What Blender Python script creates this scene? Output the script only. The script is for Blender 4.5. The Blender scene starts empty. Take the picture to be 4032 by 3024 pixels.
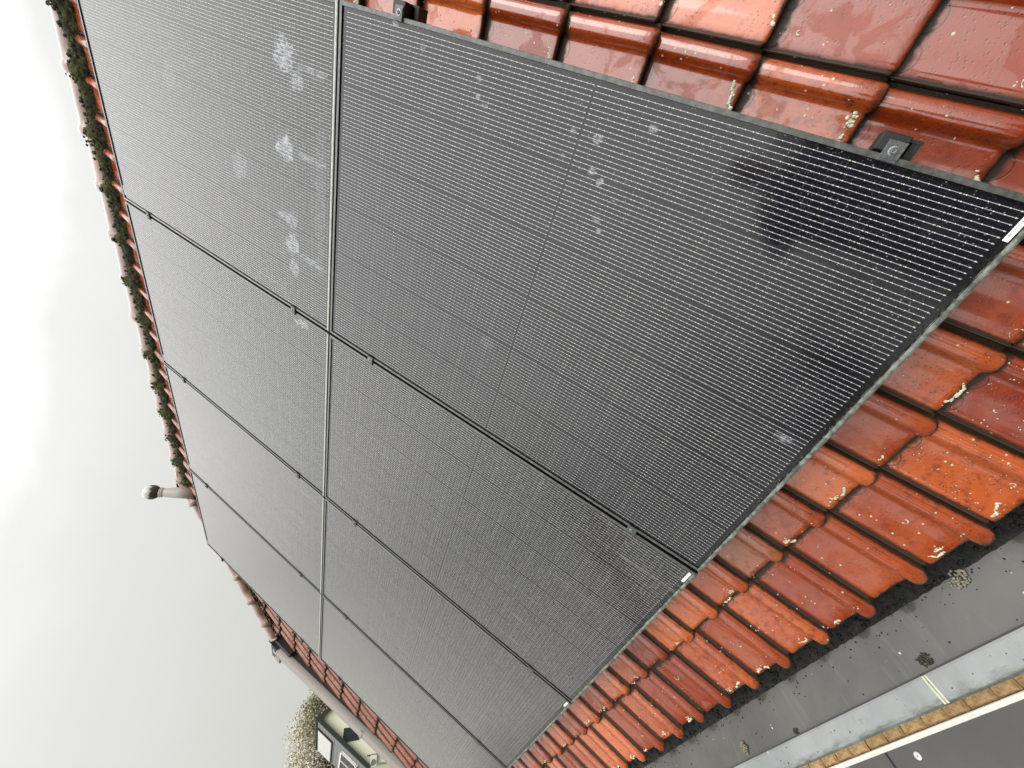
import bpy, math, random
import numpy as np
from mathutils import Matrix, Vector, Euler
rnd = random.Random(7)
rng = np.random.default_rng(7)
sc = bpy.context.scene
# ------------------------------------------------------------------ camera
TH = math.radians(47.5)                      # roof pitch
CT, ST = math.cos(TH), math.sin(TH)
def L(u, v, w):                              # roof coordinates (along eave, up the slope, off the roof) -> world
    return Vector((u, v * CT - w * ST, v * ST + w * CT))
RL = Matrix(((1, 0, 0), (0, CT, -ST), (0, ST, CT)))
cam_loc = L(-0.1253944, 0.40103334, 1.0864933)
Rl = Matrix(((0.27204145, -0.8220795, -0.50017872), (-0.79584279, -0.48440309, 0.36330138), (-0.54095073, 0.29923059, -0.78602376)))
ax = [RL @ Vector(Rl[i]) for i in range(3)]
cd = bpy.data.cameras.new('camera'); cam = bpy.data.objects.new('camera', cd); sc.collection.objects.link(cam)
cd.sensor_width = 36; cd.sensor_fit = 'HORIZONTAL'; cd.lens = 1578.16 / 4032 * 36
cd.clip_start = 0.02; cd.clip_end = 1500
M = Matrix((ax[0], -ax[1], -ax[2])).transposed().to_4x4(); M.translation = cam_loc
cam.matrix_world = M
sc.camera = cam
sc.view_settings.view_transform = 'Standard'; sc.view_settings.look = 'None'
sc.view_settings.exposure = 0.0; sc.view_settings.gamma = 1
# ------------------------------------------------------------------ world
SUN_EL, SUN_AZ = math.radians(50), math.radians(-15)
wd = bpy.data.worlds.new('World'); sc.world = wd; wd.use_nodes = True
nt = wd.node_tree; nt.nodes.clear()
def N(t, typ, **kw):
    n = t.nodes.new(typ)
    for k, v in kw.items():
        if k.startswith('i_'):
            key = k[2:]
            n.inputs[int(key) if key.isdigit() else key.replace('_', ' ')].default_value = v
        else: setattr(n, k, v)
    return n
def ramp(t, stops, interp='LINEAR'):
    n = t.nodes.new('ShaderNodeValToRGB'); n.color_ramp.interpolation = interp
    el = n.color_ramp.elements
    while len(el) > 1: el.remove(el[0])
    el[0].position = stops[0][0]; el[0].color = stops[0][1]
    for p, c in stops[1:]:
        e = el.new(p); e.color = c
    return n
def g(v, a=1): return (v, v, v, a)
out = N(nt, 'ShaderNodeOutputWorld'); bg = N(nt, 'ShaderNodeBackground')
sky = N(nt, 'ShaderNodeTexSky', sky_type='NISHITA'); sky.sun_disc = False
sky.sun_elevation = SUN_EL; sky.sun_rotation = math.pi / 2 - SUN_AZ
sky.air_density = 1.5; sky.dust_density = 5
hs = N(nt, 'ShaderNodeHueSaturation'); hs.inputs['Saturation'].default_value = 0.12; hs.inputs['Value'].default_value = 0.10
nt.links.new(sky.outputs[0], hs.inputs['Color'])
tc = N(nt, 'ShaderNodeTexCoord'); sp = N(nt, 'ShaderNodeSeparateXYZ'); nt.links.new(tc.outputs['Generated'], sp.inputs[0])
noi = N(nt, 'ShaderNodeTexNoise', i_Scale=2.6, i_Detail=7.0, i_Roughness=0.55, i_Distortion=0.5); nt.links.new(tc.outputs['Generated'], noi.inputs['Vector'])
ad = N(nt, 'ShaderNodeMath', operation='MULTIPLY_ADD'); nt.links.new(noi.outputs['Fac'], ad.inputs[0]); ad.inputs[1].default_value = 0.15; nt.links.new(sp.outputs['Z'], ad.inputs[2])
ad2 = N(nt, 'ShaderNodeMath', operation='SUBTRACT'); nt.links.new(ad.outputs[0], ad2.inputs[0]); ad2.inputs[1].default_value = 0.075
rp = ramp(nt, [(0, (.30, .30, .28, 1)), (.02, (.66, .67, .62, 1)), (.12, (.70, .70, .655, 1)), (.38, (.84, .84, .81, 1)), (.50, (.96, .965, .94, 1)), (.70, (2.15, 2.15, 2.1, 1)), (1, (3.3, 3.3, 3.3, 1))])
nt.links.new(ad2.outputs[0], rp.inputs[0])
mx = N(nt, 'ShaderNodeMixRGB', blend_type='MIX'); mx.inputs[0].default_value = 0.93
nt.links.new(hs.outputs[0], mx.inputs[1]); nt.links.new(rp.outputs[0], mx.inputs[2])
nt.links.new(mx.outputs[0], bg.inputs[0]); bg.inputs[1].default_value = 1.0
nt.links.new(bg.outputs[0], out.inputs[0])
sl = bpy.data.lights.new('sun', 'SUN'); sl.energy = 1.5; sl.angle = math.radians(45); sl.color = (1, .97, .92)
so = bpy.data.objects.new('sun', sl); sc.collection.objects.link(so)
sd = Vector((math.cos(SUN_EL) * math.cos(SUN_AZ), math.cos(SUN_EL) * math.sin(SUN_AZ), math.sin(SUN_EL)))
so.rotation_euler = sd.to_track_quat('Z', 'Y').to_euler()

# ------------------------------------------------------------------ helpers
C = sc.collection
def link(o, parent=None):
    C.objects.link(o)
    if parent: o.parent = parent
    return o
def mesh_obj(name, verts, faces, mats, parent=None, smooth=False, loc=None, rot=None, fm=None):
    me = bpy.data.meshes.new(name); me.from_pydata([tuple(v) for v in verts], [], [tuple(f) for f in faces])
    for m in (mats if isinstance(mats, (list, tuple)) else [mats]): me.materials.append(m)
    if fm is not None: me.polygons.foreach_set('material_index', fm)
    if smooth: me.polygons.foreach_set('use_smooth', [True] * len(me.polygons))
    me.update()
    o = bpy.data.objects.new(name, me)
    if loc is not None: o.location = loc
    if rot is not None: o.rotation_euler = rot
    return link(o, parent)
def tag(o, label=None, cat=None, group=None, kind=None):
    if label: o['label'] = label
    if cat: o['category'] = cat
    if group: o['group'] = group
    if kind: o['kind'] = kind
    return o
def empty(name, loc, rot=(0, 0, 0)):
    o = bpy.data.objects.new(name, None); o.empty_display_size = .1; o.location = loc; o.rotation_euler = rot
    return link(o)
ROOF = (TH, 0, 0)
class MB:
    def __init__(s): s.v = []; s.f = []; s.m = []
    def add(s, vs, fs, mi=0):
        b = len(s.v); s.v += [tuple(x) for x in vs]; s.f += [tuple(i + b for i in f) for f in fs]; s.m += [mi] * len(fs)
    def box(s, a, b, mi=0, ch=0.0, M=None):
        x0, y0, z0 = a; x1, y1, z1 = b
        if ch <= 0:
            vs = [(x0, y0, z0), (x1, y0, z0), (x1, y1, z0), (x0, y1, z0), (x0, y0, z1), (x1, y0, z1), (x1, y1, z1), (x0, y1, z1)]
            fs = [(0, 3, 2, 1), (4, 5, 6, 7), (0, 1, 5, 4), (1, 2, 6, 5), (2, 3, 7, 6), (3, 0, 4, 7)]
        else:
            vs = [(x0, y0, z0), (x1, y0, z0), (x1, y1, z0), (x0, y1, z0),
                  (x0, y0, z1 - ch), (x1, y0, z1 - ch), (x1, y1, z1 - ch), (x0, y1, z1 - ch),
                  (x0 + ch, y0 + ch, z1), (x1 - ch, y0 + ch, z1), (x1 - ch, y1 - ch, z1), (x0 + ch, y1 - ch, z1)]
            fs = [(0, 3, 2, 1), (0, 1, 5, 4), (1, 2, 6, 5), (2, 3, 7, 6), (3, 0, 4, 7),
                  (4, 5, 9, 8), (5, 6, 10, 9), (6, 7, 11, 10), (7, 4, 8, 11), (8, 9, 10, 11)]
        if M: vs = [tuple(M @ Vector(v)) for v in vs]
        s.add(vs, fs, mi)
    def lathe(s, prof, n=24, c=(0, 0, 0), M=None, mi=0):
        vs = []; fs = []
        for (r, z) in prof:
            for i in range(n):
                a = 2 * math.pi * i / n; vs.append((c[0] + r * math.cos(a), c[1] + r * math.sin(a), c[2] + z))
        for j in range(len(prof) - 1):
            for i in range(n):
                k = (i + 1) % n; fs.append((j * n + i, j * n + k, (j + 1) * n + k, (j + 1) * n + i))
        fs.append(tuple(range(n))[::-1]); fs.append(tuple((len(prof) - 1) * n + i for i in range(n)))
        if M: vs = [tuple(M @ Vector(v)) for v in vs]
        s.add(vs, fs, mi)
    def tube(s, pts, rad, n=8, mi=0):
        pts = [Vector(p) for p in pts]; rings = []
        for i, p in enumerate(pts):
            d = (pts[min(i + 1, len(pts) - 1)] - pts[max(i - 1, 0)]).normalized()
            a = d.orthogonal().normalized(); b = d.cross(a)
            r = rad[i] if isinstance(rad, (list, tuple)) else rad
            rings.append([p + a * (r * math.cos(2 * math.pi * k / n)) + b * (r * math.sin(2 * math.pi * k / n)) for k in range(n)])
        vs = [v for r in rings for v in r]; fs = []
        for j in range(len(rings) - 1):
            for k in range(n):
                q = (k + 1) % n; fs.append((j * n + k, j * n + q, (j + 1) * n + q, (j + 1) * n + k))
        fs.append(tuple(range(n))[::-1]); fs.append(tuple((len(rings) - 1) * n + k for k in range(n)))
        s.add(vs, fs, mi)
    def grid(s, P, mi=0):                     # P: rows x cols of points
        R, Cc = len(P), len(P[0]); vs = [p for r in P for p in r]
        fs = [(i * Cc + j, i * Cc + j + 1, (i + 1) * Cc + j + 1, (i + 1) * Cc + j) for i in range(R - 1) for j in range(Cc - 1)]
        s.add(vs, fs, mi)
    def build(s, name, mats, parent=None, smooth=False, loc=None, rot=None):
        return mesh_obj(name, s.v, s.f, mats, parent, smooth, loc, rot, s.m)

# ------------------------------------------------------------------ material helpers
def mat(name):
    m = bpy.data.materials.new(name); m.use_nodes = True; t = m.node_tree; t.nodes.clear()
    o = t.nodes.new('ShaderNodeOutputMaterial'); b = t.nodes.new('ShaderNodeBsdfPrincipled'); t.links.new(b.outputs[0], o.inputs[0])
    return m, t, b
def setp(b, **k):
    for n, v in k.items(): b.inputs[n.replace('_', ' ')].default_value = v
def K(t, a, b): t.links.new(a, b)
def mth(t, op, a, b=None, c=None, clamp=False):
    n = t.nodes.new('ShaderNodeMath'); n.operation = op; n.use_clamp = clamp
    for i, x in enumerate((a, b, c)):
        if x is None: continue
        if isinstance(x, (int, float)): n.inputs[i].default_value = x
        else: t.links.new(x, n.inputs[i])
    return n.outputs[0]
def mixc(t, f, a, b, bl='MIX'):
    n = t.nodes.new('ShaderNodeMixRGB'); n.blend_type = bl
    for i, x in enumerate((f, a, b)):
        if isinstance(x, (int, float)): n.inputs[i].default_value = x if i == 0 else g(x)
        elif isinstance(x, tuple): n.inputs[i].default_value = x if len(x) == 4 else x + (1,)
        else: t.links.new(x, n.inputs[i])
    return n.outputs[0]
def noise(t, vec, scale, det=3, rough=.5, dist=0):
    n = N(t, 'ShaderNodeTexNoise', i_Scale=scale, i_Detail=float(det), i_Roughness=rough, i_Distortion=float(dist))
    if vec is not None: t.links.new(vec, n.inputs['Vector'])
    return n.outputs['Fac']
def voro(t, vec, scale, feat='F1', rand=1.0):
    n = N(t, 'ShaderNodeTexVoronoi', i_Scale=scale, i_Randomness=rand); n.feature = feat
    if vec is not None: t.links.new(vec, n.inputs['Vector'])
    return n
def step(t, x, a, b):                          # smooth 0..1 from a to b
    n = N(t, 'ShaderNodeMapRange', interpolation_type='SMOOTHSTEP'); t.links.new(x, n.inputs[0])
    n.inputs[1].default_value = a; n.inputs[2].default_value = b
    return n.outputs[0]
def vscale(t, vec, s, loc=(0, 0, 0)):
    n = N(t, 'ShaderNodeMapping'); t.links.new(vec, n.inputs[0]); n.inputs['Scale'].default_value = s; n.inputs['Location'].default_value = loc
    return n.outputs[0]
def bump(t, b, h, strength=.3, dist=.002, nrm=None):
    n = N(t, 'ShaderNodeBump'); n.inputs['Strength'].default_value = strength; n.inputs['Distance'].default_value = dist
    t.links.new(h, n.inputs['Height'])
    if nrm is not None: t.links.new(nrm, n.inputs['Normal'])
    if b is not None: t.links.new(n.outputs[0], b.inputs['Normal'])
    return n.outputs[0]
def ocoord(t):
    n = N(t, 'ShaderNodeTexCoord'); return n.outputs['Object']
def simple(name, col, rough=.5, metal=0, var=.15, scale=20, bmp=0.0, bscale=60, spec=.5, coat=0):
    m, t, b = mat(name); c = ocoord(t); n = noise(t, c, scale, 5, .6)
    lo = tuple(max(0, x * (1 - var)) for x in col); hi = tuple(min(1, x * (1 + var)) for x in col)
    K(t, mixc(t, n, lo, hi), b.inputs['Base Color']); setp(b, Roughness=rough, Metallic=metal, Specular_IOR_Level=spec, Coat_Weight=coat, Coat_Roughness=.08)
    if bmp: bump(t, b, noise(t, c, bscale, 4, .6), bmp, .003)
    return m

# ------------------------------------------------------------------ dimensions
W, H, GX, GY = 1.134, 1.722, .0126, .0063
def rot_l(v): return RL @ Vector(v)

# ================================================================== MATERIALS
# --- glazed wet clay tile
def tile_material():
    m, t, b = mat('wet_clay_tile')
    uv = N(t, 'ShaderNodeUVMap', uv_map='UVMap').outputs[0]; obj = ocoord(t)
    col = N(t, 'ShaderNodeVertexColor', layer_name='tint'); sc_ = N(t, 'ShaderNodeSeparateColor'); K(t, col.outputs[0], sc_.inputs[0])
    r1, r2, r3 = sc_.outputs[0], sc_.outputs[1], sc_.outputs[2]
    s = N(t, 'ShaderNodeSeparateXYZ'); K(t, uv, s.inputs[0]); U, V = s.outputs[0], s.outputs[1]
    n1 = noise(t, obj, 9, 6, .6); n2 = noise(t, obj, 45, 5, .65); n3 = noise(t, obj, 160, 3, .6)
    f = mth(t, 'ADD', mth(t, 'MULTIPLY', r1, .75), mth(t, 'MULTIPLY', n1, .5))
    c = mixc(t, step(t, f, .25, 1.0), (.24, .030, .005), (.54, .120, .028))
    c = mixc(t, mth(t, 'MULTIPLY', step(t, n2, .5, .75), .45), c, (.36, .075, .022))
    # brownish patina on a few tiles
    c = mixc(t, mth(t, 'MULTIPLY', step(t, r3, .9, .97), .6), c, (.26, .10, .045))
    # dark mottling
    c = mixc(t, mth(t, 'MULTIPLY', step(t, mth(t, 'ADD', n2, mth(t, 'MULTIPLY', r2, .12)), .56, .72), .5), c, (.12, .014, .008))
    # small dark pits
    vp = voro(t, obj, 120); pit = mth(t, 'MULTIPLY', step(t, vp.outputs['Distance'], .30, .14), step(t, noise(t, obj, 14, 2), .42, .58))
    c = mixc(t, mth(t, 'MULTIPLY', pit, .7), c, (.06, .02, .012))
    # embossed half circles below the overlapping tile
    arcs = None
    for cx in (.034, .097):
        dx = mth(t, 'MULTIPLY', mth(t, 'SUBTRACT', U, cx / .1855), .1855); dy = mth(t, 'MULTIPLY', mth(t, 'SUBTRACT', V, 1.0), .247)
        d = mth(t, 'SQRT', mth(t, 'ADD', mth(t, 'POWER', dx, 2), mth(t, 'POWER', dy, 2)))
        a = mth(t, 'ABSOLUTE', mth(t, 'SUBTRACT', d, .0255))
        a = step(t, a, .0018, .0006)
        arcs = a if arcs is None else mth(t, 'MAXIMUM', arcs, a)
    c = mixc(t, mth(t, 'MULTIPLY', arcs, .75), c, (.06, .015, .01))
    # black moss and dirt just under each overlap and in the side lock
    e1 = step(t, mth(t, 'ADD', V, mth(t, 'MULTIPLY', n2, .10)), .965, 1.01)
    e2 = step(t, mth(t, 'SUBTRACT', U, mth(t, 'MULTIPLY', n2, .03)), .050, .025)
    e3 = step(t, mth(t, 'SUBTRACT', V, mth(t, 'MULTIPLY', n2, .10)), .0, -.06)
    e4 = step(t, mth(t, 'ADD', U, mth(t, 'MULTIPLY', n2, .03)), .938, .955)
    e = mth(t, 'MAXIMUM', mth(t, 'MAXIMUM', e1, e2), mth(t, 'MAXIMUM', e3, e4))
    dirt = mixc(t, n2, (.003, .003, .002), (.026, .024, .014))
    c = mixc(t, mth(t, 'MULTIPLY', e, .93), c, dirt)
    # pale lichen specks
    vl = voro(t, obj, 75); sel = N(t, 'ShaderNodeSeparateColor'); K(t, vl.outputs['Color'], sel.inputs[0])
    dens = mth(t, 'ADD', mth(t, 'MULTIPLY', r2, .10), mth(t, 'MULTIPLY', step(t, noise(t, obj, 11, 3), .52, .7), .22))
    pick = mth(t, 'LESS_THAN', sel.outputs[0], dens)
    lich = mth(t, 'MULTIPLY', pick, step(t, mth(t, 'ADD', vl.outputs['Distance'], mth(t, 'MULTIPLY', n3, .25)), .36, .27))
    c = mixc(t, mth(t, 'MULTIPLY', lich, .85), c, (.62, .58, .42))
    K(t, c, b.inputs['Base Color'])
    # water film: patches of different gloss
    wet = step(t, mth(t, 'ADD', noise(t, obj, 13, 5, .6, .6), mth(t, 'MULTIPLY', r1, .08)), .44, .52)
    ro = mth(t, 'ADD', mth(t, 'MULTIPLY', wet, -.26), mth(t, 'ADD', mth(t, 'MULTIPLY', n2, .2), .38))
    ro = mth(t, 'MAXIMUM', ro, mth(t, 'MULTIPLY', mth(t, 'MAXIMUM', e, lich), .6))
    K(t, ro, b.inputs['Roughness'])
    setp(b, Coat_Roughness=.07, Coat_IOR=1.72, Specular_IOR_Level=.5)
    K(t, mth(t, 'MULTIPLY', mth(t, 'SUBTRACT', 1.0, mth(t, 'MAXIMUM', e, lich), clamp=True), mth(t, 'MULTIPLY', col.outputs[1], mth(t, 'ADD', .5, mth(t, 'MULTIPLY', wet, .5)))), b.inputs['Coat Weight'])
    h = mth(t, 'ADD', mth(t, 'MULTIPLY', n2, .6), mth(t, 'MULTIPLY', n3, .5)); h = mth(t, 'ADD', h, mth(t, 'MULTIPLY', noise(t, obj, 330, 2, .6), .5)); h = mth(t, 'ADD', h, mth(t, 'MULTIPLY', pit, -.8))
    h = mth(t, 'ADD', h, mth(t, 'MULTIPLY', arcs, -1.4)); h = mth(t, 'ADD', h, mth(t, 'MULTIPLY', lich, 2.0))
    nb = bump(t, b, h, .55, .0011)
    return m
M_tile = tile_material()

def glass_material(name, spots, seed=0.0):
    m, t, b = mat(name); obj = ocoord(t); s = N(t, 'ShaderNodeSeparateXYZ'); K(t, obj, s.inputs[0]); X, Y = s.outputs[0], s.outputs[1]
    off = vscale(t, obj, (1, 1, 1), (seed * 3.1, seed * 1.7, 0))
    # cell columns
    xa = mth(t, 'SUBTRACT', X, .0155); xi = mth(t, 'MULTIPLY', mth(t, 'FRACT', mth(t, 'DIVIDE', xa, .184)), .184)
    incell_x = mth(t, 'MULTIPLY', mth(t, 'LESS_THAN', xi, .182), mth(t, 'MULTIPLY', mth(t, 'GREATER_THAN', X, .0155), mth(t, 'LESS_THAN', X, W - .0165)))
    bb = mth(t, 'ABSOLUTE', mth(t, 'SUBTRACT', mth(t, 'FRACT', mth(t, 'DIVIDE', mth(t, 'SUBTRACT', xi, .0010), .01125)), .5)); bb = mth(t, 'MULTIPLY', mth(t, 'ADD', bb, mth(t, 'MULTIPLY', mth(t, 'ADD', mth(t, 'LESS_THAN', xi, .0010), mth(t, 'GREATER_THAN', xi, .1810)), 9.0)), .01125)
    # half cells, two banks with a gap in the middle
    half = mth(t, 'GREATER_THAN', Y, H / 2)
    yb = mth(t, 'SUBTRACT', mth(t, 'SUBTRACT', Y, .0250), mth(t, 'MULTIPLY', half, .8325 + .0045))
    yi = mth(t, 'MULTIPLY', mth(t, 'FRACT', mth(t, 'DIVIDE', yb, .0925)), .0925)
    iny = mth(t, 'MULTIPLY', mth(t, 'GREATER_THAN', yb, .0), mth(t, 'LESS_THAN', yb, .8325))
    incell_y = mth(t, 'MULTIPLY', iny, mth(t, 'LESS_THAN', yi, .0915))
    # chamfered cell corners
    xc = mth(t, 'MINIMUM', xi, mth(t, 'SUBTRACT', .182, xi)); 
    yp = mth(t, 'MULTIPLY', mth(t, 'FRACT', mth(t, 'DIVIDE', yb, .185)), .185); yc = mth(t, 'MINIMUM', yp, mth(t, 'SUBTRACT', .1835, yp))
    ch = mth(t, 'GREATER_THAN', mth(t, 'ADD', xc, yc), .010)
    cell = mth(t, 'MULTIPLY', mth(t, 'MULTIPLY', incell_x, incell_y), ch)
    pad_y = mth(t, 'ABSOLUTE', mth(t, 'SUBTRACT', mth(t, 'FRACT', mth(t, 'DIVIDE', mth(t, 'SUBTRACT', yi, .004), .0165)), .5))
    pad = mth(t, 'GREATER_THAN', pad_y, .46)
    endd = mth(t, 'MINIMUM', yi, mth(t, 'SUBTRACT', .0925, yi))
    near_end = step(t, endd, .0055, .0025)
    wid = mth(t, 'ADD', mth(t, 'ADD', .00043, mth(t, 'MULTIPLY', pad, .00045)), mth(t, 'MULTIPLY', near_end, .0004))
    line = mth(t, 'MULTIPLY', mth(t, 'LESS_THAN', bb, wid), mth(t, 'MULTIPLY', incell_x, mth(t, 'MULTIPLY', iny, mth(t, 'GREATER_THAN', endd, .0009))))
    c = mixc(t, cell, (.003, .003, .004), (.005, .005, .009))
    edge = mth(t, 'MULTIPLY', mth(t, 'SUBTRACT', 1.0, cell, clamp=True), .0)
    lc = mixc(t, mth(t, 'MAXIMUM', pad, 0.0), (.46, .46, .44), (.85, .85, .82))
    lc = mixc(t, near_end, lc, (.42, .42, .36))
    c = mixc(t, line, c, lc)
    # dust film, slightly streaked down the slope
    st = noise(t, vscale(t, off, (60, 1.6, 1)), 1, 4, .6); fn = noise(t, off, 90, 4, .7)
    cl = noise(t, vscale(t, off, (1, .6, 1)), 5, 4, .55)
    dust = mth(t, 'MULTIPLY', mth(t, 'ADD', mth(t, 'MULTIPLY', step(t, st, .35, .8), .5), mth(t, 'MULTIPLY', cl, .6)), .013)
    c = mixc(t, dust, c, (.50, .50, .48))
    c = mixc(t, mth(t, 'MULTIPLY', mth(t, 'MULTIPLY', step(t, st, .58, .76), step(t, noise(t, vscale(t, off, (140, 3.5, 1)), 1, 3, .6), .42, .62)), .22 if seed > 1 else .03), c, (.6, .6, .58))
    gr = mth(t, 'ADD', mth(t, 'MULTIPLY', noise(t, vscale(t, off, (330, 110, 1)), 1, 3, .8), .45), mth(t, 'MULTIPLY', noise(t, vscale(t, off, (150, 45, 1)), 1, 3, .75), .55))
    c = mixc(t, mth(t, 'MULTIPLY', step(t, gr, .50, .66), .20 if seed > 1 else .022), c, (.62, .61, .57))
    # dirt specks
    v1 = voro(t, off, 160); sl_ = N(t, 'ShaderNodeSeparateColor'); K(t, v1.outputs['Color'], sl_.inputs[0])
    speck = mth(t, 'MULTIPLY', mth(t, 'LESS_THAN', sl_.outputs[0], .16), step(t, v1.outputs['Distance'], .26, .16))
    c = mixc(t, mth(t, 'MULTIPLY', speck, .30), c, (.55, .56, .58))
    # dried splashes (x, y, rx, ry, strength)
    sm = None
    wob = noise(t, off, 28, 4, .6); hole = noise(t, vscale(t, off, (150, 38, 1)), 1, 5, .85)
    for (sx, sy, rx, ry, stg) in spots:
        dx = mth(t, 'DIVIDE', mth(t, 'SUBTRACT', X, sx), rx); dy = mth(t, 'DIVIDE', mth(t, 'SUBTRACT', Y, sy), ry)
        d = mth(t, 'SQRT', mth(t, 'ADD', mth(t, 'MULTIPLY', dx, dx), mth(t, 'MULTIPLY', dy, dy)))
        d = mth(t, 'ADD', d, mth(t, 'MULTIPLY', mth(t, 'SUBTRACT', wob, .5), 2.2))
        q = mth(t, 'MULTIPLY', step(t, d, 1.08, .72 if rx > .02 else .5), stg)
        sm = q if sm is None else mth(t, 'MAXIMUM', sm, q)
    if sm is not None:
        sm = mth(t, 'MULTIPLY', sm, step(t, hole, .43, .57))
        c = mixc(t, sm, c, (.42, .45, .48))
    # grime collecting above the lower frame edge
    low = mth(t, 'MULTIPLY', step(t, mth(t, 'ADD', Y, mth(t, 'MULTIPLY', cl, .05)), .075, .035), .05)
    c = mixc(t, mth(t, 'MULTIPLY', low, fn), c, (.30, .31, .30))
    K(t, c, b.inputs['Base Color'])
    vd = voro(t, off, 210); sd_ = N(t, 'ShaderNodeSeparateColor'); K(t, vd.outputs['Color'], sd_.inputs[0])
    drop = mth(t, 'MULTIPLY', mth(t, 'LESS_THAN', sd_.outputs[1], .33), step(t, vd.outputs['Distance'], .40, .12))
    vbig = voro(t, off, 85); sb_ = N(t, 'ShaderNodeSeparateColor'); K(t, vbig.outputs['Color'], sb_.inputs[0])
    dropb = mth(t, 'MULTIPLY', mth(t, 'LESS_THAN', sb_.outputs[1], .12), step(t, vbig.outputs['Distance'], .22, .05))
    hgt = mth(t, 'ADD', mth(t, 'ADD', mth(t, 'MULTIPLY', drop, .9), mth(t, 'MULTIPLY', dropb, 1.6)), mth(t, 'MULTIPLY', noise(t, off, 420, 2, .6), .10))
    pass
    bump(t, b, hgt, .22, .0010)
    ro = mth(t, 'ADD', .055, mth(t, 'MULTIPLY', st, .08))
    if sm is not None: ro = mth(t, 'ADD', ro, mth(t, 'MULTIPLY', sm, .4))
    K(t, ro, b.inputs['Roughness']); setp(b, IOR=1.50, Specular_IOR_Level=.5, Sheen_Weight=(.26 if seed > 5 else .52) if seed > 1 else .06, Sheen_Roughness=.35, Sheen_Tint=(1, .95, .87, 1))
    return m

def frame_material():
    m, t, b = mat('weathered_anodised_frame'); o = ocoord(t); n = noise(t, o, 60, 5, .7); n2 = noise(t, o, 9, 3)
    c = mixc(t, step(t, n, .35, .7), (.040, .040, .037), (.115, .118, .105))
    c = mixc(t, mth(t, 'MULTIPLY', step(t, noise(t, o, 150, 4, .7), .6, .72), .6), c, (.03, .03, .028))
    K(t, c, b.inputs['Base Color']); setp(b, Roughness=.36, Metallic=.1, Coat_Weight=.4, Coat_Roughness=.25); bump(t, b, n, .4, .001)
    return m
def crust_material():
    m, t, b = mat('lichen_crust'); o = ocoord(t); n = noise(t, o, 45, 5, .7); n3 = noise(t, o, 200, 4, .7)
    c = mixc(t, step(t, n, .35, .68), (.055, .060, .050), (.22, .235, .20))
    c = mixc(t, mth(t, 'MULTIPLY', step(t, n3, .58, .70), .7), c, (.05, .055, .045))
    K(t, c, b.inputs['Base Color']); setp(b, Roughness=.8); bump(t, b, mth(t, 'ADD', n, mth(t, 'MULTIPLY', n3, .5)), .9, .003)
    return m
M_frame = frame_material(); M_crust = crust_material(); M_crustl = simple('silvery_frame_crust', (.42, .43, .40), .5, .1, .45, 90, .6, 150)
M_black = simple('black_aluminium', (.010, .010, .011), .5, 0, .3, 60, .2)
M_side = simple('frame_side_black', (.006, .006, .006), .9, 0, .3, 60, 0, spec=.08)
M_clamp = simple('grey_clamp_metal', (.10, .105, .105), .38, .5, .5, 120, .4, 300)
M_bolt = simple('bolt_steel', (.25, .26, .26), .3, .8, .3, 200)
def sticker_material():
    m, t, b = mat('barcode_sticker'); o = ocoord(t); s = N(t, 'ShaderNodeSeparateXYZ'); K(t, o, s.inputs[0])
    # origin at the sticker's centre: bars run across the strip
    bars = mth(t, 'GREATER_THAN', noise(t, vscale(t, o, (900, .001, .001)), 1, 1, .5), .52)
    inb = mth(t, 'MULTIPLY', mth(t, 'LESS_THAN', mth(t, 'ABSOLUTE', s.outputs[0]), .019), mth(t, 'MULTIPLY', mth(t, 'GREATER_THAN', s.outputs[1], -.0005), mth(t, 'LESS_THAN', s.outputs[1], .0028)))
    K(t, mixc(t, mth(t, 'MULTIPLY', bars, inb), (.86, .86, .84), (.03, .03, .03)), b.inputs['Base Color']); setp(b, Roughness=.45)
    return m
M_stick = sticker_material()
def moss_material():
    m, t, b = mat('roof_moss'); o = ocoord(t); n = noise(t, o, 14, 4, .6); n2 = noise(t, o, 70, 4, .7)
    c = mixc(t, step(t, n, .42, .62), (.048, .047, .036), (.085, .092, .040))
    c = mixc(t, step(t, n2, .55, .75), c, (.20, .23, .06)); c = mixc(t, mth(t, 'MULTIPLY', step(t, noise(t, o, 33, 3), .56, .7), .7), c, (.10, .105, .085))
    K(t, c, b.inputs['Base Color']); setp(b, Roughness=.95, Specular_IOR_Level=.15); bump(t, b, n2, 1.0, .006)
    return m
M_moss = moss_material()
def ridge_material():
    m, t, b = mat('ridge_clay'); o = ocoord(t); n = noise(t, o, 12, 5, .6); n2 = noise(t, o, 60, 4, .6)
    c = mixc(t, step(t, n, .3, .7), (.15, .065, .045), (.28, .17, .13)); c = mixc(t, mth(t, 'MULTIPLY', step(t, n2, .56, .7), .5), c, (.30, .27, .20))
    K(t, c, b.inputs['Base Color']); setp(b, Roughness=.28, Coat_Weight=.7, Coat_Roughness=.12); bump(t, b, n2, .4, .002)
    return m
M_ridge = ridge_material()
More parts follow.
